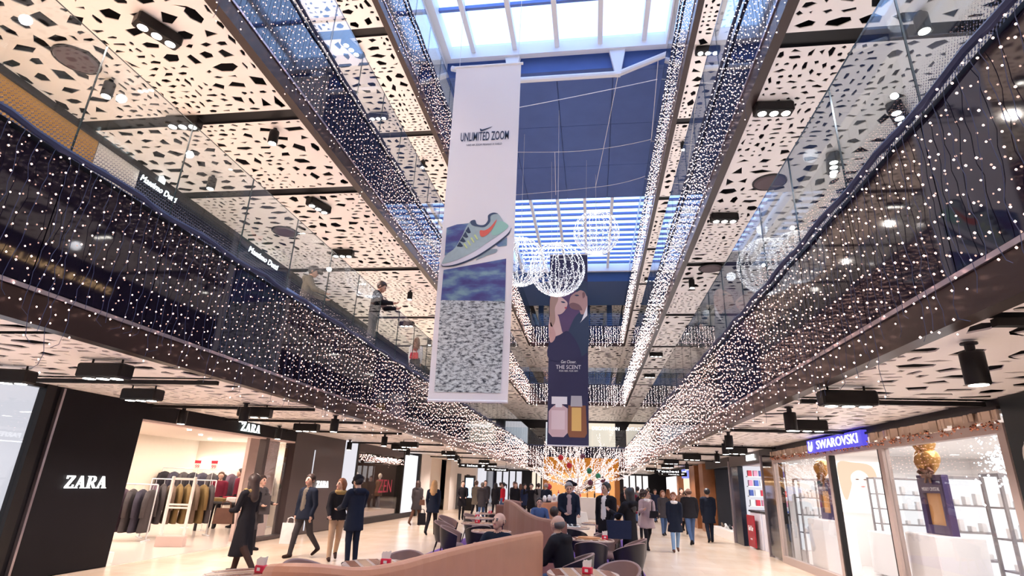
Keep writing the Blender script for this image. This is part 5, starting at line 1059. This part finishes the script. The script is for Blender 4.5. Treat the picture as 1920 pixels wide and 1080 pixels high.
    def child(name, prims, m, hh=.016):
        P_, F_, _ = mesh_sdf(prims, hh if detail > 1 else .024, .014); q = bpy.data.meshes.new(name); q.from_pydata([tuple(a) for a in P_*s], [], [tuple(int(i) for i in a) for a in F_]); q.materials.append(m); q.polygons.foreach_set('use_smooth', [True]*len(q.polygons)); q.update(); link(name, q, o)
    st, hc = hair; hm = mat('hair_'+hc, PAL[hc], .5, noise=.25, nscale=30)
    cap = ('cap', hp_(0,.012,1.668), (.104,.117,.116), hp_(0,-.128,1.60), .126, 5)
    if st == 'short': child('hair', [cap], hm)
    elif st == 'long': child('hair', [cap, ('rc', hp_(0,.05,1.64), pt(0,.10,1.34), .088, .085, 5, .7), ('rc', hp_(-.075,.01,1.62), pt(-.10,.05,1.38), .035,.04,5), ('rc', hp_(.075,.01,1.62), pt(.10,.05,1.38), .035,.04,5)], hm)
    elif st == 'bob': child('hair', [cap, ('rc', hp_(0,.05,1.64), hp_(0,.06,1.52), .088, .08, 5, .7), ('rc', hp_(-.08,.01,1.63), hp_(-.085,.0,1.53), .03,.03,5), ('rc', hp_(.08,.01,1.63), hp_(.085,.0,1.53), .03,.03,5)], hm)
    elif st == 'tail': child('hair', [cap, ('rc', hp_(0,.10,1.68), hp_(0,.16,1.66), .035,.04,5), ('rc', hp_(0,.16,1.66), hp_(0,.17,1.50), .04,.02,5)], hm)
    elif st == 'stubble': child('hair', [('cap', hp_(0,.02,1.645), (.099,.105,.075), hp_(0,-.11,1.66), .124, 5)], hm)
    if hat: child('cap', [('cap', hp_(0,.008,1.69), (.112,.124,.106), hp_(0,-.12,1.575), .143, 5), ('rc', hp_(0,-.08,1.695), hp_(0,-.16,1.685), .06,.045,5)], cm(hat))
    return o
W = math.radians
# --- left aisle
person('woman in a long black coat with fur collar walking into the clothes shop', -6.2,10.1, W(-105), 1.70, 'black','black','dkbrown',('long','dkbrown'), coat=.34, stride=.6, arms=((.2,.12,1.2),(.25,.12,1.2)), fur='fur', boots=1, female=True, look=W(-10))
person('woman with a ponytail and dark coat at the brown portal', -8.0,13.4, W(75), 1.66, 'dkgrey','dkgrey','black',('tail','dkbrown'), coat=.62, stride=.5, arms=((.3,.1,1.0),(.3,.1,1.1)), boots=1, female=True)
person('man in a navy blazer and grey shirt walking with a white shopping bag', -6.35,12.6, W(-20), 1.74, 'dknavy','dkgrey','dkbrown',('short','dkbrown'), shirt='khaki', stride=.6, arms=((.05,.12,.2),(-.1,.14,.35)), coat=.80)
person('woman in a black fluffy jacket and beige trousers facing the capped man', -5.55,12.5, W(30), 1.66, 'black','beige','dkbrown',('long','auburn'), stride=.45, arms=((.2,.15,.6),(.3,.12,1.1)), puff=.02, female=True, coat=.86, fur='fur', look=W(-60))
person('man in a dark parka and flat cap looking down, behind the booth', -4.9,11.9, W(-125), 1.72, 'dknavy','dknavy','black',('short','black'), coat=.66, hat='black', arms=((.4,.1,.9),(.4,.1,.9)), nod=.35, puff=.015, hood=1)
person('woman in a grey coat and brown boots walking away along the left aisle', -6.9,22.8, W(170), 1.66, 'dkgrey','brown','brown',('bob','dkbrown'), coat=.62, stride=.5, boots=1, female=True, fur='dkgrey', puff=.015)
person('blond woman in a navy coat walking away with a black bag', -5.25,19.2, W(180), 1.70, 'dknavy','black','black',('long','blond'), coat=.72, stride=.5, boots=1, female=True, arms=((0,.12,.1),(0,.14,.1)))
# --- inside the clothes shop
person('shopper in a wine red top inside the clothes shop', -11.9,17.5, W(30), 1.68, 'wine','black','black',('short','brown'), detail=1); person('tall shopper in a plum jacket inside the clothes shop', -11.5,17.9, W(-40), 1.80, 'wine','black','black',('short','dkbrown'), detail=1); person('shopper with long auburn hair in a striped blue top inside the clothes shop', -10.9,18.2, W(-60), 1.64, 'blue','black','black',('long','auburn'), detail=1, female=True)
# --- cafe, seated
person('bald man in a dark blue top seated facing the camera', -1.42,9.0, W(-15), 1.72, 'dknavy','black','black',('stubble','dkbrown'), seat=.40, arms=((.7,.15,1.3,.3),(.5,.1,1.0)), look=W(-10), nod=-.08)
person('bald man in a black puffer jacket and patterned scarf seated beside the partition', -.36,8.80, W(-115), 1.74, 'black','jeans','black',('stubble','grey'), seat=.40, scarf='gray2', puff=.035, arms=((.5,.15,.9),(.5,.15,.9)), hood=1, look=W(-15), lean=.28)
person('man in a blue jacket and sunglasses seated far back', -1.62,18.2, W(10), 1.74, 'blue','black','black',('short','black'), seat=.42, arms=((.4,.2,1.0),(.4,.2,1.0)), detail=2)
person('person in a white sweater seated with back to the camera', -.86,13.0, W(165), 1.66, 'white','black','black',('short','dkbrown'), seat=.40, arms=((.6,.1,.8),(.7,.1,.8)), lean=.15)
# --- cafe, standing
person('man in a dark coat looking down over the tray', -.62,15.4, W(10), 1.76, 'dknavy','black','black',('short','gray2'), shirt='mauve', coat=.62, nod=.4, arms=((.2,.1,.9,.5),(.2,.12,.8)), puff=.015)
person('man in a black cap standing behind the man looking down', -.62,16.5, W(60), 1.80, 'navy','black','black',('short','black'), hat='black', coat=.7)
person('man in glasses with a white shirt under a black jacket', .30,13.8, W(-35), 1.78, 'black','dknavy','black',('short','black'), shirt='white', coat=.70, arms=((0,.1,.2),(.1,.1,.5)), look=W(-15))
person('woman with long black hair in a black coat holding up a phone', .76,12.75, W(-130), 1.68, 'black','black','black',('long','black'), coat=.30, arms=((.6,.15,1.5),(.6,.1,1.4)), female=True, puff=.02, hood=1)
# --- right aisle
person('woman in a mauve quilted coat with a black shoulder bag', 1.6,18.3, W(15), 1.66, 'mauve','black','black',('tail','dkbrown'), coat=.64, stride=.5, arms=((.3,.2,1.5),(.2,.12,.9)), puff=.03, female=True, look=W(50), scarf='white')
person('woman in a dark coat with white scarf and light jeans', 2.37,18.1, W(0), 1.62, 'dknavy','ltjeans','brown',('bob','auburn'), coat=.58, stride=.4, scarf='white', puff=.02, female=True, look=W(-15))
person('man in a black jacket and blue jeans walking away', 3.2,20.6, W(185), 1.78, 'black','jeans','black',('stubble','brown'), stride=.6, puff=.02, coat=.84, arms=((0,.15,.2),(0,.2,.1)))
person('man in navy walking beside the man in jeans', 4.06,22.0, W(180), 1.78, 'dknavy','dknavy','black',('short','black'), coat=.62, stride=.4)
person('woman with a fur hood and pale pleated skirt walking away', 1.76,21.6, W(175), 1.66, 'black','black','brown',('bob','dkbrown'), skirt='skirt', fur='fur', puff=.03, female=True, arms=((.2,.2,.6),(.2,.25,.8)))
RC = [(2.74,24,'auburn','bob','dkgrey','woman with auburn hair between the scarfed woman and the far crowd'),(3.83,25.2,'dkbrown','short','black','man in black with dark hair in the right far crowd, left of the wooden pier'),(1.68,26,'brown','bob','wine','woman in wine red in the right far crowd'),(1.6,30,'dkbrown','short','black','man in black farthest left of the right far crowd'),(2.3,31.2,'black','short','grey','man in grey in the right far crowd'),(2.6,29.8,'blond','long','khaki','blond woman in khaki in the right far crowd'),(3.36,33,'dkbrown','short','navy','man in navy deep in the right aisle'),(4.1,33.4,'auburn','long','dkgrey','woman with long auburn hair deep in the right aisle'),(3.27,36,'black','short','black','man in black deepest in the right aisle'),(3.91,27.2,'dkbrown','bob','brown','woman in a brown coat by the wooden pier')]
for i, (x, y, hc, hs, tp, l) in enumerate(RC): person(l, x, y, W(180 if i % 3 else 10), 1.64+.03*(i % 5), tp, 'black' if i % 2 else 'jeans', 'black', (hs,hc), coat=.68, stride=.35, detail=1 if y < 32 else 0, female=hs != 'short')
LC = [(-5.17,27.5,'khaki','short','dkgrey','jeans',180,'man in a grey hooded coat and jeans, back to the camera by the lifts'),(-6.01,27.0,'dkbrown','short','black','black',20,'man in a dark coat clasping his hands beside the totem'),(-5.77,29.0,'brown','short','khaki','black',160,'man in khaki left of the hooded man by the lifts'),(-5.6,30.6,'dkbrown','short','dkgrey','black',10,'man peering over the hooded man by the lifts'),(-5.15,31.2,'black','bob','black','black',180,'person in black walking away by the lifts'),(-4.40,28.9,'black','tail','red','jeans',-60,'woman in a bright red jacket'),(-3.66,28.0,'brown','long','black','black',20,'woman in black right of the red jacket'),(-4.0,30.2,'dkbrown','short','dkgrey','black',-20,'man in dark grey behind the woman in black'),(-3.62,31.5,'black','short','navy','black',40,'man in navy between the red jacket and the tree'),(-2.85,27.5,'black','tail','black','black',0,'woman in black raising both hands to take a photo'),(-2.87,31.5,'dkbrown','short','grey','dkgrey',170,'man in a grey coat left of the tree'),(-2.04,26,'gray2','stubble','dknavy','black',150,'grey haired man in navy beside the tree'),(-4.27,35,'brown','bob','brown','black',180,'woman in brown far behind the crowd'),(-5.8,37,'dkbrown','short','black','black',180,'man in black far behind the crowd')]
for i, (x, y, hc, hs, tp, lg, rz, l) in enumerate(LC): person(l, x, y, W(rz), 1.66+.035*(i % 4), tp, lg, 'black', (hs,hc), coat=None if tp == 'red' else .62, stride=.3, detail=1, female=hs in ('bob','long','tail'), arms=((1.2,.5,1.4),(1.2,.5,1.4)) if 'raising' in l else ((.2,.1,.9,.4),(.2,.1,.9,.4)) if 'clasping' in l else ((0,.08,.15),(0,.08,.15)), hood=1 if 'hooded coat' in l else None)
# --- on the first gallery
person('man in a cap and brown jacket leaning on the left upper balustrade', -6.4,11.1, W(115), 1.74, 'khaki','dkgrey','black',('short','grey'), hat='grey', z=FZ[0], lean=.12, nod=.3, arms=((.5,.2,.8),(.5,.2,.8)), puff=.02, hood=1)
person('man in a black jacket leaning over the left upper balustrade with a phone', -5.3,12.5, W(100), 1.86, 'black','grey','black',('short','dkbrown'), z=FZ[0], lean=.1, nod=.5, arms=((.6,.1,1.0),(.6,.1,1.0)), puff=.02)
person('woman in a cream jumper with a red bag on the left upper gallery', -5.75,17.4, W(190), 1.66, 'white','dkgrey','black',('long','auburn'), z=FZ[0], female=True)
person('person in grey behind the right upper balustrade', 3.0,15.65, W(60), 1.68, 'grey','black','black',('bob','dkbrown'), z=FZ[0], detail=1, arms=((.5,.2,1),(.5,.2,1)))
# --- bags and held things
def bag(name, label, x, y, z, rz, w, d, h, col, strap=.12, taper=.85):
    t = thing(name, label, 'bag', (x,y,z), rz); m = cm(col); a, b = w/2, d/2
    MB().add([(-a,-b,0),(a,-b,0),(a,b,0),(-a,b,0),(-a*taper,-b*.5,h),(a*taper,-b*.5,h),(a*taper,b*.5,h),(-a*taper,b*.5,h)], [(0,3,2,1),(4,5,6,7),(0,1,5,4),(1,2,6,5),(2,3,7,6),(3,0,4,7)]).build('bag_body', m, t)
    for s in (-1,1): MB().tube([(-a*.5,s*b*.45,h-.01),(-a*.4,s*b*.3,h+strap*.8),(0,s*b*.2,h+strap),(a*.4,s*b*.3,h+strap*.8),(a*.5,s*b*.45,h-.01)], .008, 5).build('handle', m, t)
bag('handbag','brown patterned handbag held by the woman in the long black coat',-6.55,9.95,.82,.3,.34,.14,.26,'brown'); bag('shopping_bag','white paper shopping bag carried by the man in the blazer',-6.64,12.55,.26,.1,.34,.12,.42,'white',.12,1.0)
bag('handbag','black bag carried low by the blond woman',-5.56,19.1,.30,.1,.26,.12,.36,'black'); bag('handbag','small brown bag at the side of the woman in grey',-6.62,22.6,.75,.2,.22,.1,.2,'brown')
bag('arm_item','large navy tote on the arm of the woman with long black hair',.52,12.45,.72,.2,.46,.16,.34,'navy',.14,1.1); bag('shoulder_bag','black shoulder bag on the woman in the mauve coat',1.78,18.02,.88,.2,.26,.12,.2,'black',.3)
bag('shoulder_bag','red bag on the back of the woman in the cream jumper',-5.72,17.18,FZ[0]+.92,0,.28,.1,.2,'red',.12)
bag('arm_item','dark coat folded over the arm of the woman with a ponytail',-7.72,13.25,.78,.3,.22,.12,.42,'dkgrey',.05)  # folded coat, given the shape and category of a bag
